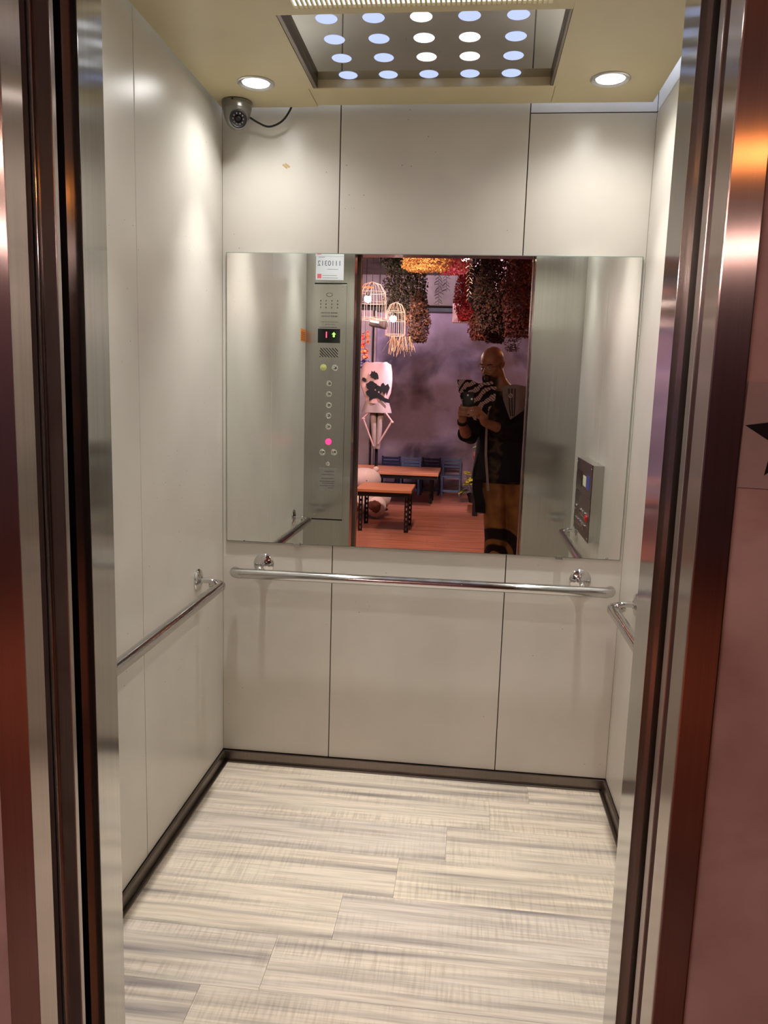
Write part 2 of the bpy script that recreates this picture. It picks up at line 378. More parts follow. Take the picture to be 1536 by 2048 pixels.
struct('trim_16', MB().rbox((-1.62, HY, 0), (-1.43, HY+.16, 2.53), .004).rbox((-1.40, HY, 0), (-1.37, HY+.1, 2.53), .004), M_CLOTHG)  # pillar
hf = struct('floor_hall', MB().box((HX0, HY, -.06), (HX1, -1.69, -.004)), M_BLACKM)
# brown vinyl strips laid across the hall
k = 0; y = -1.70
while y > HY+.01:
    y1 = max(y-.19, HY); x = HX0 - random.random()*.9
    while x < HX1:
        x1 = min(x+1.22, HX1)
        if x1-max(x, HX0) > .02:
            MB().box((max(x, HX0)+.0008, y1+.0008, -.004), (x1-.0008, y-.0008, 0)).build('plank', M_HFLOOR, hf)
        x = x1
    y = y1

# ================================================================ SUSPENDED LIFT CEILING
RX0, RX1, RY0, RY1 = -.505, .184, -.197, -.668
BX0, BX1 = XL+.014, XR-.028
sc_ = empty('suspended_ceiling', (-.17, -.7, CZ), 'beige dropped lift ceiling with a mirror recess of round glowing holes', 'ceiling panel')
OFF = (-.17, -.7, CZ)
def cpart(name, mb, m, smooth=False): mb.off = Vector(OFF); return mb.build(name, m, sc_, smooth)
cpart('side_panel', MB().prism([(BX0, YF+.012), (-.5245, YF+.012), (-.5245, RY0), (-.541, RY0), (-.541, -.046), (BX0, -.046)], CZ, CZ+.03), M_CEIL)
cpart('side_panel', MB().prism([(.1985, YF+.012), (BX1, YF+.012), (BX1, -.062), (.206, -.062), (.206, RY0), (.1985, RY0)], CZ, CZ+.03), M_CEIL)
cpart('cross_beam', MB().rbox((-.5405, RY0, CZ+.001), (.2055, -.056, CZ+.03), .002), M_CEIL)
cpart('inner_rim', MB().rbox((-.524, RY1-.0, CZ+.001), (-.512, RY0-.0005, CZ+.03), .0015).rbox((.190, RY1, CZ+.001), (.198, RY0-.0005, CZ+.03), .0015), M_SKIRT)
# slotted lamp bar between the two recesses
SY0, SY1 = -.697, -.742
mbar = MB(); mbar.box((-.524, RY1-.001, CZ-.001), (.198, SY0, CZ+.03)).box((-.524, SY1, CZ-.001), (.198, SY1-.03, CZ+.03)).box((-.524, SY1, CZ-.001), (-.47, SY0, CZ+.03)).box((.147, SY1, CZ-.001), (.198, SY0, CZ+.03))
nb = 52
for i in range(1, nb):
    x = -.47 + .617*i/nb; mbar.box((x-.0021, SY1, CZ-.0005), (x+.0021, SY0, CZ+.006))
cpart('slotted_bar', mbar, M_CEIL)
M_SLOT = emis('lamp_diffuser_behind_slots', (1, .97, .94), .95)
cpart('lamp_diffuser', MB().box((-.47, SY1, CZ+.007), (.147, SY0, CZ+.010)), M_SLOT)
M_DISC = emis('cool_white_light_hole', (.50, .60, .98), DISC_E)
M_DISCW = emis('bright_light_hole', (.88, .94, 1.0), DISC_E*1.5)
for (ya, yb, sgn) in ((RY0, RY1, 0), (SY1-.03, YF+.02, 1)):
    cpart('mirror_panel', MB().box((-.56, yb-.01, 2.341), (.225, ya+.01, 2.345)), M_CMIR)
    for ix in range(5):
        for iy in range(4 if sgn == 0 else 4):
            cx = -.413+.1215*ix; cy = (-.229 if sgn == 0 else ya-.07)-.119*iy
            hot = (ix == 2 and iy in (1, 2, 3)) or (ix == 3 and iy in (1, 2)) if sgn == 0 else False
            cpart('light_hole', MB().lathe([(.0285, 0), (.0275, -.0012)], (cx, cy, 2.341), seg=28), M_DISCW if hot else M_DISC)
cpart('front_panel', MB().box((-.524, YF+.012, CZ+.001), (.198, YF+.03, CZ+.03)), M_CEIL)
# tube lamps above the ceiling
M_TUBE = emis('fluorescent_tube', (.80, .86, 1.0), TUBE_E)
for k, (x, ln) in enumerate(((-.74, 'left'), (.42, 'right'))):
    o = MB((x, -.7, 2.45)).cyl((x, -1.28, 2.45), (x, -.12, 2.45), .013, 12).build('tube_lamp', M_TUBE, None, True)
    tag(o, 'slim tube lamp hidden above the %s half of the lift ceiling' % ln, 'lamp', 'tube lamps above the lift ceiling')
    e = MB((0, 0, 0)); e.cyl((0, -.595, 0), (0, -.58, 0), .016).cyl((0, .58, 0), (0, .595, 0), .016); e.rbox((-.02, -.595, .017), (.02, .595, .10), .002); e.build('lamp_holder', M_WHITE, o)
# recessed downlights
def downlight(x, y, label, k=1.0):
    o = empty('downlight', (x, y, CZ), label, 'light', 'recessed downlights of the lift ceiling')
    MB().lathe([(.0565, 0), (.0565, -.002), (.053, -.0045), (.046, -.004), (.041, .0), (.039, .002)], seg=40).build('trim_ring', M_ALU, o, True)
    MB().lathe([(.0405, -.0002), (.036, -.0022), (.02, -.003), (.0, -.0032)], seg=36).build('lens', emis('downlight_lens', (1, .985, .95), 22), o, True)
    for w_, sz_ in ((SPILL_W, 150), (BEAM_W, 66)):      # the lamp's lens throws a soft beam inside a wide weak spill
        ld = bpy.data.lights.new('downlight_lamp', 'SPOT'); ld.energy = w_*k; ld.color = DOWN_COL; ld.spot_size = math.radians(sz_); ld.spot_blend = 1.0; ld.shadow_soft_size = .022
        l = bpy.data.objects.new('lamp', ld); link(l, o); l.location = (0, 0, -.008)
    return o
downlight(-.692, -.248, 'round lit downlight beside the dome camera, at the back left')
downlight(.357, -.245, 'round lit downlight over the right back corner of the lift')
downlight(-.692, -1.12, 'round lit downlight near the door on the left ceiling panel', .72)
downlight(.357, -1.12, 'round lit downlight near the door on the right ceiling panel', .72)

# ================================================================ MIRROR
mi = empty('wall_mirror', (-.163, 0, 1.357), 'wide frameless mirror fixed on the back wall above the chrome handrail', 'mirror')
def mpart(n, mb, m, sm=False): mb.off = Vector((-.163, 0, 1.357)); return mb.build(n, m, mi, sm)
ML, MR, MZ0, MZ1 = -.862, .5355, .8512, 1.8623
mpart('glass_backing', MB().rbox((ML, -.0085, MZ0), (MR, -.0035, MZ1), .001), M_MEDGE)
mpart('mirror_glass', MB().box((ML+.0025, -.0092, MZ0+.0025), (MR-.0025, -.0086, MZ1-.0025)), M_MIRROR)
for x in (-.60, .328):
    mpart('clip', MB().rbox((x-.012, -.016, MZ0-.006), (x+.012, 0, MZ0), .001).rbox((x-.012, -.0165, MZ0-.006), (x+.012, -.012, MZ0+.005), .001), M_CHROME)
for x in (-.5, .2): mpart('spacer', MB().box((x-.05, -.0035, MZ0+.1), (x+.05, 0, MZ1-.1)), M_BLACK)

# ================================================================ HANDRAILS
def handrail(wall, a, b, z, nrm, label, n1, n2):
    nrm = Vector(nrm); a = Vector(a); b = Vector(b); d = (b-a).normalized()
    o = empty('handrail', (a+b)/2, label, 'handrail'); off = o.location.copy()
    R = .0180; so = .070
    # tube ends turn back toward the wall with a closed rounded end
    A = a+nrm*so; B = b+nrm*so
    def mk(): m = MB(); m.off = off; return m
    mk().tube([A+d*.035, B-d*.035], R, 24).build('rail', M_CHROME_B, o, True)
    for P, s in ((A, 1), (B, -1)):
        pts = fillet([P+d*.036*s, P+d*.004*s, P+d*.004*s-nrm*.042], .026, 8)
        m = mk().tube(pts, [R*1.03]*(len(pts)-1)+[R*.6], 24); m.build('end_elbow', M_CHROME_B, o, True)
    for q in (n1, n2):
        P = a+d*q; Z = Vector((0, 0, .024))
        mk().lathe([(.0375, 0), (.0375, .004), (.034, .008), (.020, .011), (.016, .013), (.011, .016)], P+Z, nrm, 36).build('flange', M_CHROME, o, True)
        pts = fillet([P+Z+nrm*.013, P+Z+nrm*.058, P+nrm*so+Vector((0, 0, .004))], .018, 6)
        mk().tube(pts, .0095, 16).build('bracket_arm', M_CHROME, o, True)
    return o
handrail('b', (-.822, 0, .747), (.507, 0, .750), 0, (0, -1, 0), 'long chrome handrail on the back wall just below the mirror', .098, 1.228)
handrail('l', (XL, -.225, .742), (XL, -1.22, .735), 0, (1, 0, 0), 'chrome handrail on the left side wall of the lift', .045, .93)
handrail('r', (XR, -.235, .744), (XR, -1.20, .740), 0, (-1, 0, 0), 'chrome handrail on the right side wall under the small button box', .045, .90)

# ================================================================ DOME CAMERA
dc = empty('dome_camera', (-.797, -.098, CZ), 'silver dome security camera in the back left corner under the ceiling', 'camera')
MB().lathe([(.046, 0), (.049, -.003), (.049, -.010), (.0475, -.0105), (.0478, -.014), (.0462, -.026)], seg=40).build('base_ring', M_SILVERP, dc, True)
MB().lathe([(.0452, -.026), (.0446, -.029), (.0425, -.042), (.038, -.056), (.031, -.069), (.020, -.080), (.008, -.0855), (0, -.086)], seg=40).build('dome', M_SILVERP, dc, True)
ld_ = Vector((.30, -1, -.42)).normalized(); c0 = Vector((.006, -.004, -.050))
MB().lathe([(.0, .0), (.030, .012), (.030, .033), (.0275, .036), (.0245, .036)], c0, ld_, 32).build('eyeball', M_SILVERP, dc, True)
MB().lathe([(.0275, .0355), (.0275, .0375), (.024, .0385), (.021, .037)], c0, ld_, 32).build('lens_ring', M_BLACK, dc, True)
le = MB().lathe([(.0235, .036), (.0235, .0368), (0, .0372)], c0, ld_, 32).build('lens_glass', M_GLASSB, dc, True)
MB().lathe([(.008, .037), (.008, .040), (.005, .041), (0, .0405)], c0, ld_, 20).build('lens', M_BLACK, dc, True)
mb = MB(); fx, fy, _ = frame_of(ld_)
for k in range(10):
    a_ = 2*PI*k/10; p = c0+ld_*.0375+(fx*math.cos(a_)+fy*math.sin(a_))*.0165; mb.lathe([(.003, 0), (.002, .0015), (0, .002)], p, ld_, 8)
mb.build('infrared_leds', M_ALU, dc, True)['kind'] = 'stuff'
MB().lathe([(.003, 0), (.003, .0012)], (.0, -.0487, -.007), (0, -1, 0), 10).build('screw', M_BLACK, dc)
pts = [Vector((.035, .02, -.040)) , Vector((.06, .035, -.052)), Vector((.095, .045, -.062)), Vector((.135, .05, -.045)), Vector((.160, .055, -.012)), Vector((.170, .075, .03))]
sm = []
for i in range(len(pts)-1):
    p0, p1, p2, p3 = pts[max(i-1, 0)], pts[i], pts[i+1], pts[min(i+2, len(pts)-1)]
    for k in range(6):
        t_ = k/6; sm.append(.5*((2*p1)+(p2-p0)*t_+(2*p0-5*p1+4*p2-p3)*t_*t_+(3*p1-p0-3*p2+p3)*t_**3))
MB().tube(sm+[pts[-1]], .0034, 8).build('cable', M_BLACK, dc, True)

# ================================================================ CAR OPERATING PANEL (on the left front return, faces the mirror)
PX0, PX1, PZ0, PZ1 = -.833, -.664, .718, 1.945
PY = YF+.007
cp = empty('button_panel', (-.748, YF, 1.33), 'tall brushed steel lift button panel reflected at the left of the mirror', 'button panel')
def pp(n, mb, m, sm=False): mb.off = Vector((-.748, YF, 1.33)); return mb.build(n, m, cp, sm)
pp('face_plate', MB().rbox((PX0, YF, PZ0), (PX1, PY, PZ1), .0012), M_STEEL)
pp('top_shadow_strip', MB().box((PX0, YF, PZ1+.0005), (PX1, YF+.0015, PZ1+.0075)), M_DARK)  # shadow gap at the plate's ends, put in as black strips
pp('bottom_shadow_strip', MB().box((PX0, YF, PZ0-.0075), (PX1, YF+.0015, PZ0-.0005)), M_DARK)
for x, z in ((-.818, 1.922), (-.682, 1.922), (-.815, .742), (-.682, .742)):
    pp('screw', MB().lathe([(.0032, 0), (.003, .0012), (.001, .0018)], (x, PY, z), (0, 1, 0), 12), M_CHROME, True)
pp('display_window', MB().rbox((-.812, PY, 1.648), (-.694, PY+.0015, 1.720), .003), M_GLASSB)
M_RED = emis('red_led', (1, .05, .12), 4); M_GRN = emis('green_led', (.35, .9, .1), 1.6)
TR = lambda x, z: Matrix.Translation((x+.748, PY+.0016-YF, z-1.33)) @ Matrix.Rotation(PI, 4, 'Z') @ Matrix.Rotation(PI/2, 4, 'X')
text_obj('floor_digit', '1', .045, TR(-.766, 1.688), M_RED, cp)
ar = [(0, .014), (.0115, .002), (.005, .002), (.005, -.012), (-.005, -.012), (-.005, .002), (-.0115, .002)]
pp('up_arrow', MB().prism([(-.727-p[0], 1.690+p[1]) for p in ar], PY+.0015, PY+.0021, 'y'), M_GRN)
# speaker slots: diagonal dark grooves
mb = MB()
for i in range(-3, 9):
    c_ = -.797+i*.0155; a0 = Vector((c_, 0, 1.622)); d_ = Vector((.047, 0, -.047)) ; p0 = a0; p1 = a0+d_
    # clip to the square grille
    t0 = max(0, (-.800-p0.x)/.047); t1 = min(1, (-.704-p0.x)/.047)
    if t1-t0 < .06: continue
    q0 = p0+d_*t0; q1 = p0+d_*t1; w_ = Vector((.0016, 0, .0016))
    mb.add([q0-w_+Vector((0, PY, 0)), q1-w_+Vector((0, PY, 0)), q1+w_+Vector((0, PY, 0)), q0+w_+Vector((0, PY, 0))]+[v+Vector((0, PY+.0004, 0)) for v in (q0-w_, q1-w_, q1+w_, q0+w_)],
           [(3,2,1,0),(4,5,6,7),(0,1,5,4),(1,2,6,5),(2,3,7,6),(3,0,4,7)])
pp('speaker_slots', mb, M_BLACK)['kind'] = 'stuff'
# emblem and rows of small engraved characters (illegible in the photograph)
mb = MB(); mb.tube([(-.754+.016*math.cos(a*PI/12), PY, 1.892+.009*math.sin(a*PI/12)) for a in range(25)], .0011, 6, False); pp('oval_emblem', mb, M_BLACK)
M_INK = plain('engraving_ink', S(24, 21, 18), .7)
mb = MB(); random.seed(3)
def glyph(x, z, w, h):       # tiny strokes
    for k in range(3):
        zz = z-h/2+h*(k+.5)/3; mb.box((x-w/2*random.uniform(.6, 1), PY, zz-h*.10), (x+w/2*random.uniform(.6, 1), PY+.0003, zz+h*.10))
    for k in range(2):
        xx = x+w*random.uniform(-.4, .4); mb.box((xx-w*.06, PY, z-h/2), (xx+w*.06, PY+.0003, z+h/2))
for z in (1.862, 1.845, 1.828):
    for x in (-.799, -.771, -.741, -.711): glyph(x, z, .006, .007)
for z in (1.801, 1.784):
    for i in range(9): glyph(-.793+i*.0055, z, .004, .006)
    for i in range(4): glyph(-.739+i*.0085, z, .007, .007)
for i in range(13): glyph(-.795+i*.0072, 1.755, .004, .004)
for i in range(7): glyph(-.770+i*.0075, 1.743, .004, .003)
for i in range(17): glyph(-.803+i*.0056, 1.727, .0045, .005)
pp('engraved_text', mb, M_INK)['kind'] = 'stuff'
M_BTN = plain('button_chrome', (.75, .75, .72), .12, 1, nscale=40, namt=.05)
def button(x, z, r, sym, m=None, label=None):
    o = pp('button', MB().lathe([(r, 0), (r, .003), (r*.92, .0045), (r*.78, .0035), (r*.74, .0042), (r*.4, .0055), (0, .006)], (x, PY, z), (0, 1, 0), 24), m or M_BTN, True)
    if label: o['label'] = label
    if sym:
        t_ = text_obj('button_symbol', sym, r*1.25, Matrix.Translation((x+.748, PY+.0056-YF, z-1.33)) @ Matrix.Rotation(PI, 4, 'Z') @ Matrix.Rotation(PI/2, 4, 'X'), M_INK, o)
    return o
mbr = MB()
def braille(x, z, n=3):
    for k in range(n):
        for q in range(2):
            if random.random() < .8: mbr.lathe([(.0014, 0), (.0008, .0012)], (x+k*.005, PY, z+(q-.5)*.006), (0, 1, 0), 6)
for i, z in enumerate((1.440, 1.385, 1.327, 1.272, 1.214)): button(-.7465, z, .0165, str(5-i)); braille(-.7245, z)
button(-.779, 1.522, .0175, None, plain('bell_button_yellow', S(190, 190, 120), .3, nscale=9), 'dull yellow button'); braille(-.757, 1.522)
button(-.718, 1.522, .0175, 'C'); braille(-.697, 1.522)
button(-.745, 1.134, .0165, None, emis('alarm_button_lit', (1, .03, .16), 2.2), 'lit red alarm button'); braille(-.722, 1.134)
button(-.777, 1.077, .0175, '<>'); braille(-.754, 1.077); button(-.714, 1.079, .0175, '><'); braille(-.692, 1.079)
pp('braille_dots', mbr, M_CHROME)['kind'] = 'stuff'
pp('key_switch', MB().lathe([(.011, 0), (.011, .004), (.007, .006), (.0065, .003), (0, .003)], (-.746, PY, 1.016), (0, 1, 0), 20), M_BTN, True)
pp('notice_plate', MB().rbox((-.793, PY, .872), (-.700, PY+.0018, .993), .0008), M_ALU)
mb = MB()
for k, (z, x0, n) in enumerate(((.975, -.762, 9), (.958, -.776, 11), (.938, -.778, 11), (.921, -.786, 13), (.911, -.772, 10), (.898, -.786, 13), (.887, -.74, 5))):
    for i in range(n):
        x = x0+i*.0062
        mb.box((x-.0022, PY+.0018, z-.0019), (x+.0022, PY+.0021, z-.0006)); mb.box((x-.0022, PY+.0018, z+.0006), (x+.0018, PY+.0021, z+.0019)); mb.box((x-.0005, PY+.0018, z-.002), (x+.0005, PY+.0021, z+.002))
pp('notice_text', mb, M_BLACK)['kind'] = 'stuff'
# inspection card above the panel
M_PAPER = plain('white_paper', S(225, 228, 236), .5, nscale=6, namt=.03); M_PINKINK = plain('red_print', S(225, 110, 120), .6); M_GREY = plain('grey_print', S(90, 92, 105), .6)
def card(z0, z1, x0, x1, y, lab, digits):
    c_ = ((x0+x1)/2, y, (z0+z1)/2); o = MB(c_).rbox((x0, y, z0), (x1, y+.0012, z1), .0004).build('inspection_card', M_PAPER)
    tag(o, lab, 'card')
    L = lambda x, z: Matrix.Translation((x-c_[0], .0013, z-c_[2])) @ Matrix.Rotation(PI, 4, 'Z') @ Matrix.Rotation(PI/2, 4, 'X')
    m1 = MB(c_).box((x0+.008, y+.0012, z0+.008), (x0+.030, y+.0015, z0+.030)).build('red_seal', M_PINKINK, o)
    if digits:
        text_obj('card_number', '1110312', .036, L((x0+x1)/2-.002, z0+.082), M_GREY, o)
        mb_ = MB(c_)
        for zz, a, c in ((z0+.112, x0+.015, x0+.045), (z0+.118, x0+.06, x1-.008), (z0+.124, x0+.075, x1-.012), (z0+.052, x0+.06, x1-.03), (z0+.021, x0+.036, x1-.036), (z0+.009, x0+.036, x1-.03)):
            x = a
            while x < c: mb_.box((x, y+.0012, zz), (x+.0028, y+.0014, zz+.003)); x += .0045
        mb_.build('small_print', M_GREY, o)['kind'] = 'stuff'
    return o
card(1.967, 2.098, -.829, -.683, YF, 'white inspection card reading 1110312 above the steel button panel', True)
card(2.085, 2.20, -.831, -.684, YF+.0016, 'second white card tucked over the top of card 1110312', False)
# orange warning sticker on the left wall by the front return
st = MB((XL, -1.335, 1.68)).rbox((XL, -1.388, 1.650), (XL+.001, -1.280, 1.712), .0004).build('warning_sticker', plain('orange_sticker', S(225, 130, 40), .5))
tag(st, 'small orange warning sticker on the left wall beside the front return', 'sticker')
mb = MB((XL, -1.335, 1.68))
for k in range(5): mb.box((XL+.001, -1.38, 1.657+k*.009), (XL+.0013, -1.29, 1.660+k*.009))
mb.build('sticker_print', plain('brown_print', S(120, 60, 20), .6), st)

# ================================================================ SMALL SIDE BOX (right wall)
FX = .497; bo = empty('side_button_box', (XR, -.725, .975), 'shallow steel button box low on the right wall above the handrail', 'button box')
def bp(n, mb, m, sm=False): mb.off = Vector((XR, -.725, .975)); return mb.build(n, m, bo, sm)
bp('housing', MB().rbox((FX+.0025, -.945, .818), (XR, -.502, 1.134), .002), M_STEEL)
M_BOXF = plain('dark_grey_face_plate', S(66, 59, 53), .3, .3)
bp('face_plate', MB().rbox((FX, -.948, .816), (FX+.0022, -.500, .990), .001), M_BOXF)
bp('face_plate', MB().rbox((FX, -.948, .993), (FX+.0022, -.500, 1.136), .001), M_BOXF)
bp('display_window', MB().rbox((FX-.0015, -.905, 1.020), (FX, -.768, 1.085), .001), M_GLASSB)
bp('notice_sticker', MB().rbox((FX-.001, -.73, 1.030), (FX, -.642, 1.074), .0003), plain('pale_yellow_sticker', S(226, 232, 200), .5))['label'] = 'pale yellow sticker'
bp('wheelchair_sticker', MB().rbox((FX-.0012, -.64, 1.026), (FX, -.550, 1.083), .0003), plain('blue_sticker', S(38, 66, 150), .4))['label'] = 'blue sticker'
for y_, z_ in ((-.931, 1.118), (-.517, 1.118), (-.931, .832), (-.517, .832)): bp('screw', MB().lathe([(.004, 0), (.002, .002)], (FX, y_, z_), (-1, 0, 0), 10), M_CHROME, True)
for y_, z_ in ((-.896, .914), (-.754, .914), (-.699, .914), (-.623, .914), (-.888, .862), (-.819, .862), (-.753, .863), (-.697, .863), (-.627, .862)):
    bp('button', MB().lathe([(.014, 0), (.014, .004), (.010, .006), (0, .0065)], (FX, y_, z_), (-1, 0, 0), 18), M_BTN, True)
bp('button', MB().lathe([(.016, 0), (.016, .004), (.012, .006), (0, .0065)], (FX, -.575, .907), (-1, 0, 0), 18), plain('red_button', S(190, 30, 40), .3), True)['label'] = 'red alarm button'

# ================================================================ LANDING WALL CARD WITH STAR
c_ = (.425, -1.688, 1.35)
sg = MB(c_).rbox((.3385, -1.6885, 1.293), (.50, -1.686, 1.425), .0006, Matrix.Translation(Vector(c_)) @ Matrix.Rotation(math.radians(1.2), 4, 'Y') @ Matrix.Translation(-Vector(c_))).build('star_card', plain('greyish_card', S(160, 146, 144), .6))
tag(sg, 'pale card with a black star on the plaster right of the lift door', 'sign')
st_ = []
for k in range(10):
    a = PI/2+k*PI/5+.12; r = .058 if k % 2 == 0 else .024; st_.append((.398+r*math.cos(a), 1.362+r*math.sin(a)))
sg2 = MB(c_).prism(st_, -1.6895, -1.6886, 'y').build('black_star', M_FELT, sg)

# ================================================================ HALL LAMPS
def pbulb(parent, loc, r, watt, col, e=30):
    o = MB(loc if parent is None else (0, 0, 0)).blob(loc, (r, r, r*1.15), 2).build('bulb', emis('glowing_bulb', col, e), parent, True)
    ld = bpy.data.lights.new('bulb_lamp', 'POINT'); ld.energy = watt; ld.color = col; ld.shadow_soft_size = r*1.3
    l = bpy.data.objects.new('lamp', ld); link(l, parent); l.location = loc
    o.visible_shadow = True
    return o
def bird_cage(name, base, R, H, label, bulb_at, wn=14, disc=None, ceil=2.98, col=BULB_COL):
    o = empty('cage_lamp', base, label, 'lamp', 'wire bird cage lamps in the hall')
    mb = MB(); top = H*.72
    for k in range(wn):
        a = 2*PI*k/wn; c, s = math.cos(a), math.sin(a)
        pts = [Vector((R*c, R*s, 0)), Vector((R*c, R*s, top*.6)), Vector((R*.93*c, R*.93*s, top)), Vector((R*.6*c, R*.6*s, H*.93)), Vector((.01*c, .01*s, H))]
        mb.tube(pts, .0018, 5)
    for z, rr in ((0, R), (.012, R), (top*.62, R), (top, R*.93)):
        mb.tube([(rr*math.cos(2*PI*k/28), rr*math.sin(2*PI*k/28), z) for k in range(29)], .003 if z == 0 else .0018, 5, False)
    for k in range(-3, 4):
        w = math.sqrt(max(0, R*R-(k*R/3.5)**2)); mb.tube([(k*R/3.5, -w, 0), (k*R/3.5, w, 0)], .0014, 4)
    mb.build('wire_cage', M_WIRE, o, True)
    MB().tube([(0, 0, H), (0, 0, ceil-base[2])], .003, 6).build('cord', M_BLACK, o)
    bl = Vector(bulb_at)-Vector(base)
    MB().tube([(0, 0, H), (bl.x, bl.y, bl.z+.05)], .003, 6).build('bulb_cord', M_BLACK, o)
    MB().lathe([(.012, .02), (.016, .05), (.012, .06)], bl, (0, 0, 1), 12).build('socket', M_BLACK, o, True)
    if disc: MB().lathe([(disc, 0), (disc*.9, .006), (.012, .012)], bl+Vector((0, 0, .10)), (0, 0, 1), 24).build('shade_disc', plain('orange_shade', S(230, 120, 60), .5), o, True)
    pbulb(o, bl, .024, BULB_W, col)
    return o
bird_cage('c1', (-.935, -4.5, 2.055), .13, .33, 'nearer bird cage lamp with an orange disc, cut by the door jamb', (-.975, -4.5, 2.235), disc=.05)
bird_cage('c2', (-.755, -4.9, 1.945), .095, .31, 'farther bird cage lamp above the white scarecrow figure', (-.783, -4.93, 2.105))
def pendant(loc, label, watt, col, e=22):
    o = empty('pendant_lamp', loc, label, 'lamp', 'pendant bulbs outside the mirror view')
    MB().tube([(0, 0, .07), (0, 0, 2.99-loc[2])], .003, 6).build('cord', M_BLACK, o)
    MB().lathe([(.012, .02), (.016, .05), (.012, .07)], (0, 0, 0), (0, 0, 1), 12).build('socket', M_BLACK, o, True)
    pbulb(o, (0, 0, 0), .03, watt, col, e); return o
pendant((1.15, -3.9, 2.34), 'orange pendant bulb over the right side of the hall', PEND_W*.2, (1, .32, .08), e=4)
pendant((1.5, -5.6, 2.3), 'added unseen pink pendant bulb deep in the right side of the hall', PEND_W*.4, (1, .66, .60))  # this and the next two bulbs are added to lift the hall's light
pendant((-1.9, -5.2, 2.2), 'added unseen pink pendant bulb over the left side of the hall', PEND_W, (1, .70, .66))
pendant((-2.2, -4.3, 2.45), 'added unseen warm pendant bulb at the left of the landing', PEND_W*.5, (1, .66, .56))
def spot(loc, tgt, watt, col, label):  # unseen spot added to brighten one part of the hall
    o = empty('added_ceiling_spot', loc, label, 'light', 'added unseen ceiling spots of the hall')
    d = (Vector(tgt)-Vector(loc)).normalized()
    MB().tube([(0, 0, 0), (0, 0, HZ-loc[2])], .008, 8).build('stem', M_BLACKM, o)
    MB().lathe([(.02, -.05), (.035, -.04), (.038, .04), (.034, .045)], (0, 0, 0), d, 20).build('spot_head', M_BLACKM, o, True)
    MB().lathe([(.030, .0455), (0, .047)], (0, 0, 0), d, 20).build('lens', emis('spot_lens', col, 14), o, True)
    ld = bpy.data.lights.new('added_spot_lamp', 'SPOT'); ld.energy = watt; ld.color = col; ld.spot_size = math.radians(95); ld.spot_blend = .8; ld.shadow_soft_size = .04
    l = bpy.data.objects.new('lamp', ld); link(l, o); l.location = d*.06
    l.rotation_euler = d.to_track_quat('-Z', 'Y').to_euler()
spot((.2, -5.6, 2.88), (-.4, -8.4, 1.2), HALL_W*2.2, (.92, .72, .95), 'added unseen mauve spot aimed at the far painted wall')
spot((-.5, -3.6, 2.9), (-.5, -5.6, 0), HALL_W*.42, (1, .74, .66), 'added unseen warm spot aimed at the low tables')
spot((-.1, -5.2, 2.75), (-.2, -5.0, 2.6), 14.0, (1, .66, .45), 'small added unseen warm spot among the golden flowers')

# ================================================================ HALL: TABLES, CHAIRS, PLANTS
def pobj(root):
    off = root.location.copy()
    def f(n, mb, m, sm=False, par=None):
        mb.off = off; o = mb.build(n, m, par or root, sm)
        return o
    return f
def table(x0, x1, y0, y1, z, th, label, legs, inset=.03, apron=True):
    o = empty('low_table', ((x0+x1)/2, (y0+y1)/2, 0), label, 'table'); P = pobj(o)
    P('tabletop', MB().rbox((x0, y0, z-th), (x1, y1, z), .004), M_TABLE)
    if apron: P('apron', MB().box((x0+.02, y1-.025, z-th-.045), (x1-.02, y1-.02, z-th)).box((x0+.02, y0+.02, z-th-.045), (x1-.02, y0+.025, z-th)).box((x1-.025, y0+.02, z-th-.045), (x1-.02, y1-.02, z-th)).box((x0+.02, y0+.02, z-th-.045), (x0+.025, y1-.02, z-th)), M_BLACKM)
    for lx, ly, sx, sy in legs:
        # slotted angle iron leg: two perforated flanges
        mb = MB(); w = .042; zt = z-th
        def flange(horiz):
            n = int(zt/.055)
            for k in range(n+1):
                za = k*zt/(n+1); zb = (k+1)*zt/(n+1); hs = (zb-za)*.5
                def seg(a, b, c, d):   # a..b across, c..d height
                    if horiz: mb.box((lx+sx*a, ly, c), (lx+sx*b, ly+sy*.003, d))
                    else: mb.box((lx, ly+sy*a, c), (lx+sx*.003, ly+sy*b, d))
                seg(0, w*.36, za, zb); seg(w*.64, w, za, zb); seg(w*.36, w*.64, za, za+hs)
        flange(True); flange(False)
        P('leg', mb, M_BLACKM)
    return o
table(-1.12, -.552, -5.58, -5.0, .44, .032, 'low orange wooden table on slotted black legs, nearest in the hall', [(-1.09, -5.05, 1, -1), (-.58, -5.05, -1, -1), (-1.09, -5.53, 1, 1), (-.58, -5.53, -1, 1)])
table(-1.75, -.362, -7.7, -6.86, .43, .035, 'long low orange wooden table in front of the blue chairs', [(-1.7, -7.25, 1, -1), (-.445, -7.25, -1, -1), (-1.7, -7.62, 1, 1), (-.445, -7.62, -1, 1)])
t3 = empty('side_table', (.33, -6.62, 0), 'taller dark red table with a black post leg beside the leafy plant', 'table'); P = pobj(t3)
P('tabletop', MB().rbox((.055, -6.9, .665), (.62, -6.36, .715), .004), wood('dark_red_wood', S(95, 40, 34), S(122, 56, 44)))
for lx, ly in ((.10, -6.40), (.57, -6.40), (.10, -6.86), (.57, -6.86)): P('leg', MB().rbox((lx-.03, ly-.03, 0), (lx+.03, ly+.03, .665), .003), M_BLACKM)

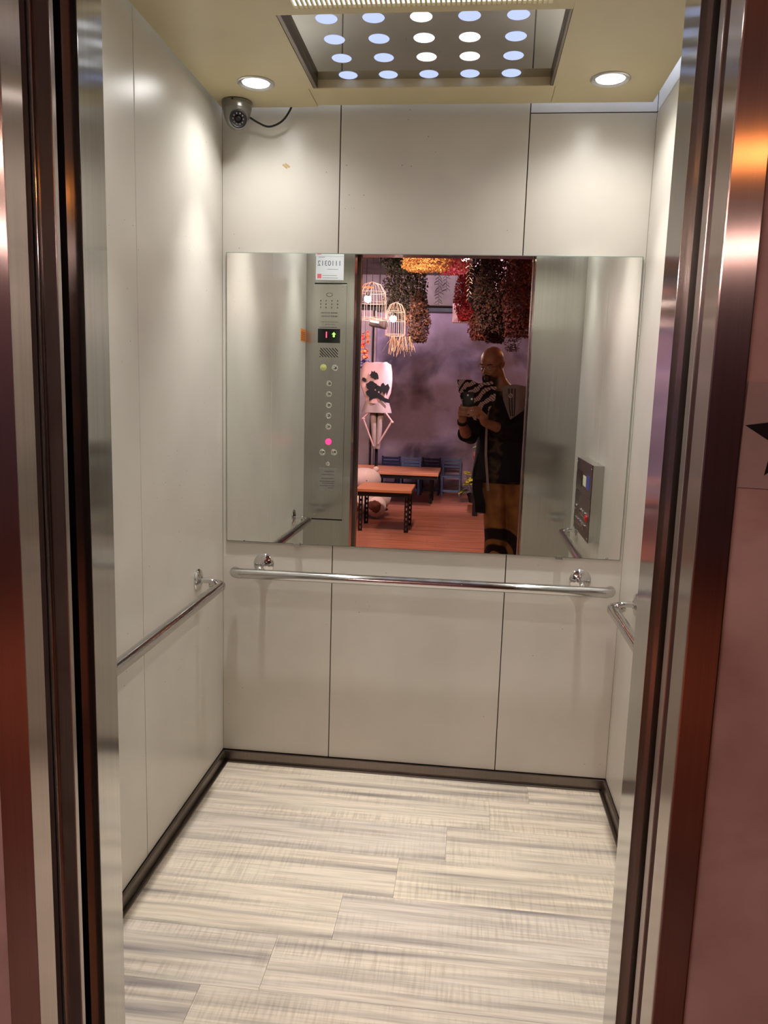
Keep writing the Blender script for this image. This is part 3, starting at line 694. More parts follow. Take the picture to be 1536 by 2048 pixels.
M_NAVY = plain('navy_painted_wood', S(40, 50, 84), .3, nscale=20, namt=.15)
M_GREYB = plain('grey_blue_painted_wood', S(92, 108, 140), .45, nscale=20, namt=.12)
M_INKB = plain('ink_black_painted_wood', S(24, 26, 42), .22, nscale=20, namt=.15)
def make_chair(x, y, m, label):
    o = empty('child_chair', (x, y, 0), label, 'chair', 'low blue wooden chairs against the far wall'); w = .135
    def B(n, *bs):
        mb = MB()
        for a, b in bs: mb.rbox(a, b, .004, seg=1)
        return mb.build(n, m, o)
    B('seat', ((-w, -.12, .262), (w, .14, .280)))
    for sx in (-1, 1):
        B('leg', ((sx*w, .105, 0), (sx*(w-.024), .135, .262)))
        B('back_post', ((sx*w, -.145, 0), (sx*(w-.026), -.12, .51)))
    for z in (.372, .418, .464): B('back_slat', ((-w+.026, -.140, z), (w-.026, -.126, z+.034)))
    B('stretcher', ((-w+.024, .113, .055), (w-.024, .127, .085)))
    return o
for x, m, lab in ((-1.10, M_NAVY, 'dark navy wooden chair at the left end of the chair row'), (-.808, M_GREYB, 'grey blue wooden chair, second from the left in the row'),
                  (-.524, M_INKB, 'glossy near black wooden chair, third from the left in the row'), (-.232, M_GREYB, 'grey blue wooden chair at the right end, whole seat in view')):
    make_chair(x, -8.22, m, lab)

# leafy plants
def leaf_mesh(name, L, W, lobes, m):
    mb = MB(); n = 7; up = []; lo = []
    for i in range(n+1):
        t = i/n; w = W*math.sin(PI*t**.8)*(1+.35*math.cos(lobes*t*PI*2)) if 0 < i < n else 0
        z = -.25*L*t*t
        up.append(Vector((L*t, w/2, z+.004))); lo.append(Vector((L*t, -w/2, z+.004)))
    mid = [Vector((L*i/n, 0, -.25*L*(i/n)**2)) for i in range(n+1)]
    v = up+mid+lo; k = n+1; fs = [(i, i+1, k+i+1, k+i) for i in range(n)]+[(k+i, k+i+1, 2*k+i+1, 2*k+i) for i in range(n)]
    mb.add(v, fs); me = bpy.data.meshes.new(name); me.from_pydata(mb.v, [], mb.f); me.materials.append(m); return me
def leaf_at(me, loc, rx, ry, rz, s, par, name='leaf'):
    o = bpy.data.objects.new(name, me); link(o, par); o.location = loc; o.rotation_euler = (rx, ry, rz); o.scale = (s, s, s); return o
M_LEAFY = plain('yellow_green_leaf', S(168, 150, 40), .5, nscale=14, namt=.35); M_LEAFG = plain('deep_green_leaf', S(70, 92, 40), .5, nscale=14, namt=.35)
LY = leaf_mesh('leaf_a', .13, .075, 3, M_LEAFY); LG = leaf_mesh('leaf_b', .12, .06, 2, M_LEAFG)
rr = random.Random(5)
def plant(x, y, h, r, n, label, mix, zpot=.16, base=0):
    o = empty('potted_plant', (x, y, base), label, 'plant')
    MB().lathe([(.05, 0), (.075, zpot*.8), (.082, zpot*.8), (.082, zpot), (.07, zpot), (.068, zpot*.85), (0, zpot*.85)], seg=20).build('pot', M_BLACKM, o, True)
    mb = MB()
    for k in range(7):
        a = rr.uniform(0, 2*PI); q = rr.uniform(.3, 1)*r; hh = rr.uniform(.5, 1)*h
        mb.tube([(0, 0, zpot*.8), (q*.4*math.cos(a), q*.4*math.sin(a), hh*.6), (q*math.cos(a), q*math.sin(a), hh)], .003, 5)
    mb.build('stems', M_LEAFG, o)
    for k in range(n):
        a = rr.uniform(0, 2*PI); t = rr.random(); q = r*(.25+.75*rr.random())*(1.15-t*.8)
        leaf_at(LY if rr.random() < mix else LG, (q*math.cos(a), q*math.sin(a), zpot+(h-zpot)*t), rr.uniform(-.4, .4), rr.uniform(-.5, .35), a+rr.uniform(-.6, .6), rr.uniform(.7, 1.15), o)
plant(.08, -7.55, .40, .17, 46, 'bushy yellow green potted plant beside the right end chair', .6, .12)
plant(.20, -6.62, .22, .12, 22, 'small dark green plant on the dark red table', .1, .08, .715)

# white plush toy sitting between the tables
pl = empty('plush_toy', (-1.07, -5.95, 0), 'big white plush toy sitting behind the nearest low table', 'plush toy'); P = pobj(pl)
P('body', MB().blob((-1.10, -6.0, .22), (.24, .20, .20), 3, dent=.05), M_PLUSH, True)
P('head', MB().blob((-1.16, -5.97, .43), (.19, .17, .13), 3, dent=.05), M_PLUSH, True)
for x, z in ((-1.03, .545), (-1.29, .54)): P('ear', MB().blob((x, -5.97, z), (.035, .025, .035), 2), M_PLUSH, True)
for x in (-1.115, -1.20): P('eye', MB().blob((x, -5.815, .43), (.010, .008, .010), 1), M_FELT, True)
for x, y in ((-1.01, -5.86), (-1.24, -5.84)):
    f = P('foot', MB().blob((x, y, .14), (.115, .11, .125), 3, dent=.04), M_PLUSH, True)
    P('sole', MB().blob((x+.0, y+.085, .15), (.070, .035, .072), 3, dent=.3), M_SOLE, True)['label'] = 'brown plush sole'

# ================================================================ SCARECROW FIGURE
sf = empty('scarecrow_figure', (-1.11, -6.5, 0), 'white cloth scarecrow figure with black felt shapes and thin white tube legs', 'decoration'); P = pobj(sf)
P('post', MB().cyl((-1.10, -6.54, 0), (-1.10, -6.54, 1.5), .018, 12).lathe([(.16, 0), (.16, .012), (.02, .02)], (-1.10, -6.54, 0), seg=24), M_BLACKM, True)
def cloth_body():
    prof = [(1.745, .13, -1.12), (1.72, .17, -1.12), (1.64, .185, -1.12), (1.55, .19, -1.12), (1.47, .185, -1.12), (1.40, .165, -1.11), (1.34, .14, -1.11), (1.28, .13, -1.11)]
    rings = []
    for z, w, cx in prof:
        rings.append([Vector((cx+w*math.copysign(abs(math.cos(a))**.7, math.cos(a)), -6.5+.075*math.sin(a)+.012*math.sin(5*a+z*9), z+.01*math.sin(3*a))) for a in [2*PI*k/36 for k in range(36)]])
    return MB().loft(rings)
P('cloth_body', cloth_body(), M_CLOTHW, True)
def felt(n, pts, y=-6.418, lab=None):
    o = P(n, MB().prism(pts, y, y+.006, 'y'), M_FELT)
    return o
def shp(c, s, pts): return [(c[0]+p[0]*s, c[1]+p[1]*s) for p in pts]
jag = [(-1,-.1),(-.7,.35),(-.6,.9),(-.25,.6),(0,.95),(.2,.55),(.55,.5),(.8,.05),(.95,-.8),(.4,-.7),(.3,-1.0),(-.1,-.75),(-.45,-.5),(-.9,-.55),(-.6,-.25)]
felt('felt_leaf', shp((-1.135, 1.60), .055, jag))
felt('felt_patch', shp((-1.255, 1.545), .03, jag), -6.424)
blobp = [(math.cos(2*PI*k/14)*(1+.12*math.sin(k*2.3)), math.sin(2*PI*k/14)*(.8+.1*math.cos(k*1.7))) for k in range(14)]
felt('felt_patch', shp((-1.165, 1.475), .065, blobp))
bat = [(-1,.2),(-.7,.55),(-.3,.35),(-.1,.8),(.15,.85),(.35,.5),(.75,.75),(1,.2),(.8,-.35),(.6,-.9),(.45,-.3),(.2,-.7),(0,-.25),(-.3,-.8),(-.45,-.2),(-.75,-.6)]
felt('felt_bat', shp((-1.035, 1.44), .085, bat))
felt('felt_bat', shp((-1.13, 1.375), .10, [(-1,.3),(-.6,.6),(.1,.5),(.7,.1),(1.3,-.35),(1.9,-.55),(1.8,-.95),(1.1,-.8),(.4,-.35),(-.1,-.45),(-.6,-.75),(-.55,-.3),(-.9,-.05)]), -6.414)
P('ear_point', MB().lathe([(.042, 0), (.03, .04), (.006, .10), (0, .102)], (-1.01, -6.5, 1.70), (.62, 0, .78), 12), M_FELT, True)
sk = []
for z, w, d in ((1.36, .12, .06), (1.28, .145, .075), (1.20, .17, .09), (1.165, .178, .095)):
    sk.append([Vector((-1.105+w*math.cos(a), -6.5+d*math.sin(a)*(1+.08*math.sin(6*a)), z)) for a in [2*PI*k/36 for k in range(36)]])
P('skirt', MB().loft(sk), M_CLOTHG, True)
for sx, tip in ((-1, -1.115), (1, -1.085)):
    P('trouser_tail', MB().loft([[Vector((-1.10+sx*.045*(1-t*.55)+w*(1-t*.35)*math.cos(a), -6.49+.03*math.sin(a), 1.17-.43*t)) for a in [2*PI*k/16 for k in range(16)]] for t in (0, .33, .66, 1) for w in (.038,)]), M_CLOTHG, True)
for pts in (((-1.19, 1.165), (-1.255, 1.10), (-1.25, 1.075), (-1.125, .77)), ((-.99, 1.165), (-.915, 1.07), (-.925, 1.055), (-1.07, .80))):
    P('tube_leg', MB().tube(fillet([(a, -6.44, b) for a, b in pts], .012, 3), .011, 10).blob((pts[1][0], -6.44, pts[1][1]-.01), (.022, .015, .018), 2), M_CLOTHW, True)
# orange red garland on the pillar
gl = empty('leaf_garland', (-1.32, -6.9, 2.0), 'orange and red leaf garland hanging above the scarecrow figure', 'garland')
MB().tube([(0, 0, .98), (0, 0, 0), (0, 0, -.30)], .003, 5).build('cord', M_BLACK, gl)
M_RED1 = plain('red_dry_leaf', S(200, 60, 40), .7, nscale=20, namt=.3); M_OR1 = plain('orange_dry_leaf', S(215, 110, 50), .7, nscale=20, namt=.3); M_IND = plain('indigo_leaf', S(50, 40, 90), .7)
LR = leaf_mesh('leaf_c', .05, .035, 2, M_RED1); LO = leaf_mesh('leaf_d', .05, .035, 2, M_OR1); LI = leaf_mesh('leaf_e', .06, .05, 2, M_IND)
for k in range(60):
    z = .12-.42*k/60; a = rr.uniform(0, 2*PI); leaf_at(LI if k > 46 else (LR if k % 2 else LO), (.012*math.cos(a), .012*math.sin(a), z), rr.uniform(-1, 1), rr.uniform(-.8, .8), a, rr.uniform(.8, 1.3), gl)

# ================================================================ DRIED FLOWERS UNDER THE HALL CEILING
def bouquet(c, hw, hh, cols, label, n=1500, size=.022, taper=.5, seed=0, stem=True, name='dried_bouquet', lum=.52):
    """a bunch hanging head down: bound stems at the top, a mass of small leaves and florets below"""
    r_ = random.Random(seed); o = empty(name, (c[0], c[1], c[2]+hh), label, 'dried flowers', 'dried flower bunches under the hall ceiling')
    ms = [plain('dried_leaf', tuple(v*lum for v in q), .85, nscale=30, namt=.4) for q in cols]
    for ki, m in enumerate(ms):
        mb = MB(); 
        for k in range(int(n*1.5)//len(ms)):
            t = r_.random()**.8; a = r_.uniform(0, 2*PI); q = math.sqrt(r_.random()); prof = (.35+.65*math.sin(PI*min(1, t*1.0+.05)*.75+.2)) if taper else 1
            lump = 1+.35*noise.noise(Vector((math.cos(a)*1.5+seed, math.sin(a)*1.5, t*3)))
            p = Vector((hw*q*prof*lump*math.cos(a), hw*.8*q*prof*lump*math.sin(a), -2*hh*t))
            s_ = size*.72*r_.uniform(.5, 1.3); u = Vector([r_.gauss(0, 1) for _ in range(3)]).normalized(); w = u.cross(Vector([r_.gauss(0, 1) for _ in range(3)])).normalized()
            mb.add([p-u*s_, p+w*s_*.45, p+u*s_, p-w*s_*.45], [(0, 1, 2, 3)])
        mb.build('foliage', m, o)['kind'] = 'stuff'
    if stem:
        mb = MB(); top = 2.99-(c[2]+hh)
        mb.tube([(0, 0, top), (0, 0, .02)], .003, 4)
        for k in range(12):
            a = 2*PI*k/12; mb.tube([(.01*math.cos(a), .01*math.sin(a), .05), (hw*.5*math.cos(a), hw*.4*math.sin(a), -hh*.8)], .0018, 4)
        mb.build('stems', ms[0], o)
    return o
bouquet((-.70, -5.35, 2.46), .23, .33, [S(118, 92, 66), S(86, 72, 48), S(60, 50, 36)], 'big dusty olive bunch of dried leaves right of the bird cages', 3600, .024, seed=1)
bouquet((-.555, -5.1, 2.12), .115, .22, [S(120, 70, 46), S(90, 50, 36)], 'brown drooping bunch just below the olive bunch', 1800, .022, seed=2)
bouquet((-.72, -5.0, 2.68), .20, .12, [S(70, 62, 36), S(48, 44, 28)], 'dark green bunch tucked up over the nearer bird cage', 1400, .026, seed=3)
bouquet((-.47, -4.6, 2.60), .23, .10, [S(220, 165, 90), S(190, 130, 70)], 'golden mass of dried florets at the top centre', 2600, .016, seed=4, lum=1.1)
bouquet((-.22, -4.75, 2.60), .17, .10, [S(235, 110, 140), S(225, 150, 110), S(200, 60, 100)], 'bright pink blossoms right of the golden florets', 1600, .018, seed=5, lum=1.1)
bouquet((-.095, -5.4, 2.40), .125, .26, [S(175, 40, 42), S(135, 28, 34)], 'crimson plume of dried leaves left of the dark bunches', 2400, .020, seed=6, lum=1.05)
bouquet((.05, -5.1, 2.50), .12, .28, [S(60, 30, 28), S(38, 24, 24)], 'almost black dry bunch behind the white leaf strand', 2000, .026, seed=7)
bouquet((.16, -4.8, 2.34), .20, .36, [S(104, 56, 30), S(84, 36, 26), S(64, 44, 24)], 'largest rusty brown bunch in the middle of the right side', 4200, .024, seed=8)
bouquet((.37, -4.4, 2.30), .15, .38, [S(128, 44, 30), S(96, 34, 26)], 'dark red hanging bunch nearest the right door jamb', 3000, .022, seed=9)
bouquet((.05, -5.2, 2.08), .11, .14, [S(150, 70, 40), S(110, 44, 34)], 'small rust orange bunch hanging lowest at the centre', 1200, .022, seed=10)
bouquet((.20, -5.25, 2.06), .12, .14, [S(84, 30, 34), S(60, 24, 28)], 'wine coloured bunch over the bald man', 1200, .022, seed=11)
bouquet((.385, -5.4, 2.00), .10, .15, [S(110, 70, 80), S(80, 50, 60)], 'thin airy purple bunch at the lower right', 420, .016, seed=12)
bouquet((.30, -6.0, 2.68), .34, .20, [S(60, 28, 24), S(80, 36, 24)], 'dark backmost bunches filling the ceiling corner', 3000, .03, seed=13)
# straw hanging from the farther cage
st = empty('straw_tuft', (-.745, -4.9, 1.94), 'pale straw tuft dangling below the farther bird cage', 'straw')
mb = MB(); r_ = random.Random(9)
for k in range(42):
    x0 = r_.uniform(-.07, .15); dx = r_.gauss(.0, .05); L = r_.uniform(.06, .20)
    mb.tube([(x0, r_.uniform(-.06, .06), 0), (x0+dx*.5, r_.uniform(-.06, .06), -L*.5), (x0+dx, r_.uniform(-.06, .06), -L)], .0014, 4)
mb.build('straw', plain('straw', S(215, 170, 130), .7), st)['kind'] = 'stuff'
# strands of leaves
def strand(x, y, z0, z1, me, label, n, s=1, name='leaf_strand'):
    o = empty(name, (x, y, z0), label, 'garland'); L = z0-z1
    MB().tube([(0, 0, 2.99-z0), (0, 0, 0), (.01, 0, -L)], .0016, 4).build('cord', M_BLACK, o)
    for k in range(n): leaf_at(me, (.01*k/n, 0, -L*k/n), rr.uniform(-.4, .4), rr.uniform(.0, .7), (PI if k % 2 else 0)+rr.uniform(-.5, .5), rr.uniform(.8, 1.2)*s, o)
LW = leaf_mesh('leaf_f', .035, .02, 1, plain('pale_dry_leaf', S(215, 190, 165), .5)); LB = leaf_mesh('leaf_g', .045, .022, 1, plain('dark_vine_leaf', S(50, 44, 34), .6))
strand(-.07, -4.2, 2.62, 2.20, LW, 'strand of pale shiny leaves in front of the crimson plume', 22)
strand(-.355, -4.8, 2.52, 2.22, LB, 'dark leafy vine dangling at the ceiling centre', 20)
strand(-.29, -4.9, 2.52, 2.36, LB, 'short dark vine right of the longer vine', 10)
strand(-.62, -5.0, 1.98, 1.80, LB, 'dark vine tip below the brown bunch', 10)
# hanging wire rack
hr = empty('hanging_rack', (-.3, -4.6, 2.93), 'wire rack under the hall ceiling that carries the dried flowers', 'rack'); mb = MB()
for k in range(8): mb.tube([(-1.2, -1.2+.33*k, 0), (1.3, -1.2+.33*k, 0)], .004, 5)
for k in range(9): mb.tube([(-1.2+.31*k, -1.2, 0), (-1.2+.31*k, 1.11, 0)], .003, 5)
mb.build('wire_grid', plain('rack_wire', S(120, 80, 74), .4, .5), hr)
for x, y in ((-1.2, -1.2), (1.3, -1.2), (-1.2, 1.11), (1.3, 1.11)): MB().tube([(x, y, 0), (x, y, .07)], .003, 4).build('hanger', M_BLACKM, hr)
# hanging pale board, bullet camera
hb = empty('hanging_board', (-.14, -6.5, 2.31), 'pale pink board hanging edge on behind the crimson plume', 'board')
MB().rbox((-.12, -.03, -.09), (.12, .03, .12), .004).build('board', M_CLOTHW, hb); MB().tube([(-.1, 0, .12), (-.1, 0, .68)], .002, 4).tube([(.1, 0, .12), (.1, 0, .68)], .002, 4).build('wires', M_BLACKM, hb)
bc = empty('bullet_camera', (-.895, -4.72, 2.045), 'dark bullet camera with a pale stripe between the two bird cages', 'camera')
MX = Matrix.Rotation(.18, 4, 'Y')
MB().rbox((-.085, -.05, -.045), (.08, .06, .035), .012, MX).build('housing', plain('dark_plastic', S(70, 58, 58), .4), bc)
MB().rbox((-.075, .06, -.012), (.01, .064, .008), .002, MX).build('stripe', M_WHITE, bc); MB().tube([(0, 0, .03), (0, 0, .94)], .006, 6).build('stem', M_BLACKM, bc)

# ================================================================ THE MAN WITH THE PHONE (stands in the hall behind the camera, seen in the mirror)
PB = Vector((.26, -3.10, 0))
man = empty('person', PB, 'bald bearded man in glasses and a dark patterned kimono jacket holding a phone', 'person')
HO = Vector((.135, -3.055, 1.630))
hF = Vector((-.50, .78, -.36)).normalized(); hU = Vector((-.10, .28, .95)); hU = (hU-hF*hU.dot(hF)).normalized(); hS = hF.cross(hU)
HM = Matrix((hS, hF, hU)).transposed()          # columns: side, forward, up
H = lambda s_, f, u: HO + hS*s_ + hF*f + hU*u
def skin():
    m, t, b = nt('brown_skin'); v = coords(t)
    def stubble(p, r0, r1, col, amt):
        d = N(t, 'ShaderNodeVectorMath', operation='DISTANCE'); d.inputs[1].default_value = tuple(p-PB); t.links.new(v, d.inputs[0])
        mr = N(t, 'ShaderNodeMapRange'); mr.inputs[1].default_value = r0; mr.inputs[2].default_value = r1; mr.inputs[3].default_value = amt; mr.inputs[4].default_value = 0; t.links.new(d.outputs['Value'], mr.inputs[0])
        x = N(t, 'ShaderNodeMix', data_type='RGBA'); x.inputs[7].default_value = (*col, 1); t.links.new(mr.outputs[0], x.inputs[0]); return x
    m1 = stubble(H(0, .055, -.115), .058, .082, S(40, 28, 24), .88); m2 = stubble(H(0, -.10, -.02), .085, .115, S(66, 46, 38), .75); t.links.new(m1.outputs[2], m2.inputs[6])
    n = N(t, 'ShaderNodeTexNoise'); n.inputs['Scale'].default_value = 25; n.inputs['Detail'].default_value = 4; t.links.new(v, n.inputs['Vector'])
    t.links.new(ramp(t, n.outputs[0], [(.3, S(150, 98, 74)), (.7, S(176, 120, 92))]), m1.inputs[6]); t.links.new(m2.outputs[2], b.inputs['Base Color'])
    b.inputs['Roughness'].default_value = .42; b.inputs['Subsurface Weight'].default_value = .08; b.inputs['Subsurface Radius'].default_value = (.01, .004, .002); bump(t, b, n.outputs[0], .1, .001); return m
M_SKIN = skin()
def off(mb): mb.off = PB; return mb
b = off(MB())
hb_ = lambda c, r, sub=3: b.blob(H(*c), r, sub, HM)
hb_((0, -.012, .030), (.076, .098, .088), 4)        # skull
hb_((0, .028, -.030), (.062, .066, .085), 3)        # face mass
hb_((0, .055, -.095), (.036, .036, .032))           # chin
for s_ in (-1, 1):
    hb_((s_*.040, .015, -.070), (.024, .055, .036)); hb_((s_*.036, .062, -.028), (.020, .020, .018), 2)      # jaw, cheek
    hb_((s_*.028, .083, .018), (.024, .010, .008), 2)                                                        # brow ridge
    b.tube([H(s_*.030, .070, .002), H(s_*.034, .074, .002)], .012, 10)
    # ears: rim and lobe
    b.tube([H(s_*.077, -.008, -.030), H(s_*.084, -.022, -.015), H(s_*.087, -.030, .008), H(s_*.084, -.018, .022), H(s_*.077, -.004, .012)], .0062, 8)
    hb_((s_*.080, -.012, -.008), (.006, .014, .022), 2)
b.tube([H(0, .082, .012), H(0, .096, -.012), H(0, .112, -.036)], [.009, .010, .013], 10)                        # nose
for s_ in (-1, 1): hb_((s_*.013, .098, -.040), (.009, .010, .008), 2)
b.tube([H(-.020, .083, -.064), H(0, .094, -.061), H(.020, .083, -.064)], .0065, 8); b.tube([H(-.018, .082, -.075), H(0, .092, -.076), H(.018, .082, -.075)], .0070, 8)
b.tube([H(0, -.035, -.05), Vector((.195, -3.085, 1.50)), Vector((.245, -3.115, 1.43))], [.056, .056, .066], 20)  # neck
# torso and legs
def ell(c, rx, ry, rot=0, n=28):
    c = Vector(c); return [c+Vector((rx*math.cos(a)*math.cos(rot)-ry*math.sin(a)*math.sin(rot), rx*math.cos(a)*math.sin(rot)+ry*math.sin(a)*math.cos(rot), 0)) for a in [2*PI*k/n for k in range(n)]]
b.loft([ell((.245, -3.115, 1.46), .06, .06), ell((.25, -3.12, 1.42), .15, .075), ell((.25, -3.12, 1.36), .185, .10), ell((.255, -3.12, 1.22), .165, .105), ell((.26, -3.12, 1.06), .145, .10), ell((.27, -3.12, .92), .165, .11), ell((.27, -3.12, .84), .16, .11)])
SL, EL, WL = Vector((.085, -3.10, 1.385)), Vector((-.015, -3.02, 1.095)), Vector((-.056, -2.815, 1.205))
SR, ER, WR = Vector((.415, -3.12, 1.385)), Vector((.315, -2.995, 1.135)), Vector((.098, -2.800, 1.215))
for a_, e_, w_ in ((SL, EL, WL), (SR, ER, WR)):
    b.tube([a_+Vector((0, 0, .0)), a_*.5+e_*.5, e_], [.056, .047, .040], 16); b.blob(a_, (.06, .06, .06), 2); b.blob(e_, (.041, .041, .041), 2)
    b.tube([e_, e_*.65+w_*.35, w_], [.040, .042, .0285], 16)
for hx, kx, ax in ((.185, .235, .215), (.355, .375, .385)):
    b.tube([(hx, -3.12, .88), (kx, -3.09, .48), (ax, -3.13, .09)], [.085, .058, .040], 16)
    b.tube([(ax, -3.15, .06), (ax, -3.03, .045), (ax, -2.95, .035)], [.045, .04, .03], 12)
# hands, phone frame axes
pU, pR, pB = _u2, _r2, -_f                       # phone up, right, away from the mirror
Q = lambda r_, u_, k: CAM + pR*r_ + pU*u_ + pB*k
def finger(pts, r=.0082): b.tube(pts, [r*1.04, r, r*.96, r*.86][:len(pts)], 10); b.blob(pts[-1], (r*.86,)*3, 2)
# left hand: palm behind the left long side, four fingers across the front
b.blob(Q(-.076, -.110, .028), (.020, .030, .046), 3); b.tube([WL, Q(-.068, -.155, .040), Q(-.075, -.115, .030)], [.0285, .029, .026], 14)
for i, (u_, L) in enumerate(((-.078, .050), (-.097, .058), (-.116, .054), (-.134, .042))):
    finger([Q(-.080, u_-.002, .016), Q(-.084, u_, -.002), Q(-.066, u_+.001, -.014), Q(-.070+L, u_-.003, -.013)])
finger([Q(-.066, -.135, .034), Q(-.050, -.105, .030), Q(-.034, -.080, .024)], .0095)
# right hand: palm at the lower right, fingers laid over the left hand's fingers
b.blob(Q(.046, -.122, .018), (.024, .032, .044), 3); b.tube([WR, Q(.075, -.155, .025), Q(.048, -.125, .018)], [.0285, .030, .028], 14)
for i, (u_, L) in enumerate(((-.080, .050), (-.099, .062), (-.118, .066), (-.137, .052))):
    finger([Q(.046, u_-.006, .004), Q(.044, u_, -.018), Q(.020, u_+.004, -.029), Q(.034-L, u_-.001, -.031)])
finger([Q(.052, -.135, .020), Q(.040, -.105, .028), Q(.026, -.082, .024)], .0095)
body = b.build('body', M_SKIN, man); remesh(body, .0042, 2)
# phone (a thing of its own, in his hands); lens at its upper corner
PM = Matrix.Translation(CAM) @ CAM_ROT.to_4x4()
ph = bpy.data.objects.new('mobile_phone', None); link(ph); ph.matrix_world = PM; tag(ph, 'black mobile phone held upright in both hands by the bald man', 'phone')
MB().rbox((-.064, -.135, .006), (.016, .022, .0145), .004).build('case', plain('black_phone_case', S(12, 12, 14), .35), ph)
MB().rbox((-.0605, -.131, .0145), (.0125, .018, .0150), .0002).build('screen', M_GLASSB, ph)
MB().lathe([(.0075, 0), (.0075, .0016), (.005, .0018), (0, .0018)], (0, -.026, .0058), (0, 0, -1), 20).build('lens_ring', M_CHROME, ph, True)
MB().lathe([(.0062, 0), (.0062, .0010), (0, .0012)], (-.026, 0, .0058), (0, 0, -1), 20).build('lens_ring', M_ALU, ph, True)
# glasses, beard, hair, watch, ring
def gp(n, mb, m, sm=True): return off(mb).build(n, m, man, sm)
mb = MB()
for s_ in (-1, 1):
    mb.tube([H(s_*.033+.024*math.cos(a), .096-.006*abs(math.cos(a)), .000+.020*math.sin(a)) for a in [2*PI*k/24 for k in range(25)]], .0012, 6, False)
    mb.tube([H(s_*.057, .090, .006), H(s_*.074, .05, .006), H(s_*.081, -.012, .008), H(s_*.083, -.028, -.006)], .0013, 6)
mb.tube([H(-.010, .101, .003), H(.010, .101, .003)], .0012, 6); gl_ = gp('glasses', mb, plain('gilt_wire', S(190, 170, 140), .2, 1))
for s_ in (-1, 1): gp('eye', MB().blob(H(s_*.030, .0795, .000), (.011, .009, .0075), 2, HM), plain('eye_white', S(150, 130, 120), .15))
for s_ in (-1, 1): gp('eyebrow', MB().tube([H(s_*.016, .094, .020), H(s_*.034, .091, .024), H(s_*.050, .078, .020)], .0032, 6), plain('dark_hair', S(30, 22, 20), .8))
M_HAIR = plain('dark_stubble', S(42, 30, 26), .85, nscale=120, namt=.3)
br = MB()
for q_ in (-1, 1):
    br.tube([H(q_*.036, .074, -.112), H(q_*.018, .090, -.120), H(0, .096, -.122)], [.010, .0145, .016], 10)
    br.tube([H(q_*.027, .088, -.066), H(q_*.027, .094, -.088), H(q_*.018, .096, -.108)], [.006, .008, .010], 8)
bd_ = gp('beard', br, M_HAIR); remesh(bd_, .0035, 2)
gp('moustache', MB().tube([H(-.028, .080, -.066), H(0, .101, -.053), H(.028, .080, -.066)], [.004, .006, .004], 8), M_HAIR)
gp('watch', MB().lathe([(.033, -.012), (.036, -.010), (.036, .010), (.033, .012)], WL*.8+Q(-.068, -.155, .040)*.2, (Q(-.068, -.155, .040)-WL), 24), M_BLACK)
gp('ring', MB().lathe([(.0095, -.003), (.0105, 0), (.0095, .003)], Q(.002, -.099, -.030), pR, 16), M_CHROME)
# trousers
def trouser_mat():
    m, t, b = nt('mustard_batik_cloth'); v = coords(t)
    sp = N(t, 'ShaderNodeSeparateXYZ'); t.links.new(v, sp.inputs[0])
    n = N(t, 'ShaderNodeTexNoise'); n.inputs['Scale'].default_value = 9; n.inputs['Detail'].default_value = 4; t.links.new(v, n.inputs['Vector'])
    base = ramp(t, n.outputs[0], [(.3, S(128, 82, 44)), (.7, S(176, 122, 66))])
    dv = N(t, 'ShaderNodeVectorMath', operation='DISTANCE'); dv.inputs[1].default_value = (-.03, .06, .22); t.links.new(v, dv.inputs[0])
    w = N(t, 'ShaderNodeMath', operation='MULTIPLY'); w.inputs[1].default_value = 1/.26; t.links.new(dv.outputs['Value'], w.inputs[0])
    r = ramp(t, w.outputs[0], [(.18, (0, 0, 0)), (.20, (1, 1, 1)), (.36, (1, 1, 1)), (.40, (0, 0, 0)), (.50, (0, 0, 0)), (.54, (1, 1, 1)), (.82, (1, 1, 1)), (.86, (0, 0, 0)), (1, (0, 0, 0))])
    x = N(t, 'ShaderNodeMix', data_type='RGBA'); x.inputs[7].default_value = (*S(34, 20, 22), 1)
    t.links.new(base, x.inputs[6]); t.links.new(r, x.inputs[0]); t.links.new(x.outputs[2], b.inputs['Base Color']); b.inputs['Roughness'].default_value = .9; return m
tr = MB()
tr.loft([ell((.27, -3.12, 1.0), .172, .122), ell((.27, -3.12, .86), .178, .128), ell((.27, -3.12, .76), .175, .125)])
for sgn, pts in ((-1, ((.185, .86, .095), (.205, .70, .098), (.222, .50, .088), (.240, .34, .088), (.235, .14, .085))), (1, ((.355, .86, .095), (.375, .70, .098), (.385, .50, .085), (.395, .34, .085), (.40, .14, .085)))):
    rings = []
    for x, z, r in pts:
        rings.append([Vector((x+r*math.cos(a)*(1+.07*math.sin(4*a+z*5)), -3.115+(1.15*r)*math.sin(a)*(1+.07*math.sin(5*a+z*3)), z)) for a in [2*PI*k/32 for k in range(32)]])
    tr.loft(rings)
tro = gp('trousers', tr, trouser_mat()); remesh(tro, .008, 2)
for ax in (.215, .385): gp('shoe', MB().tube([(ax, -3.19, .045), (ax, -3.10, .05), (ax, -2.99, .042), (ax, -2.93, .035)], [.045, .05, .048, .03], 14).box((ax-.045, -3.22, 0), (ax+.045, -2.93, .03)), M_FELT)
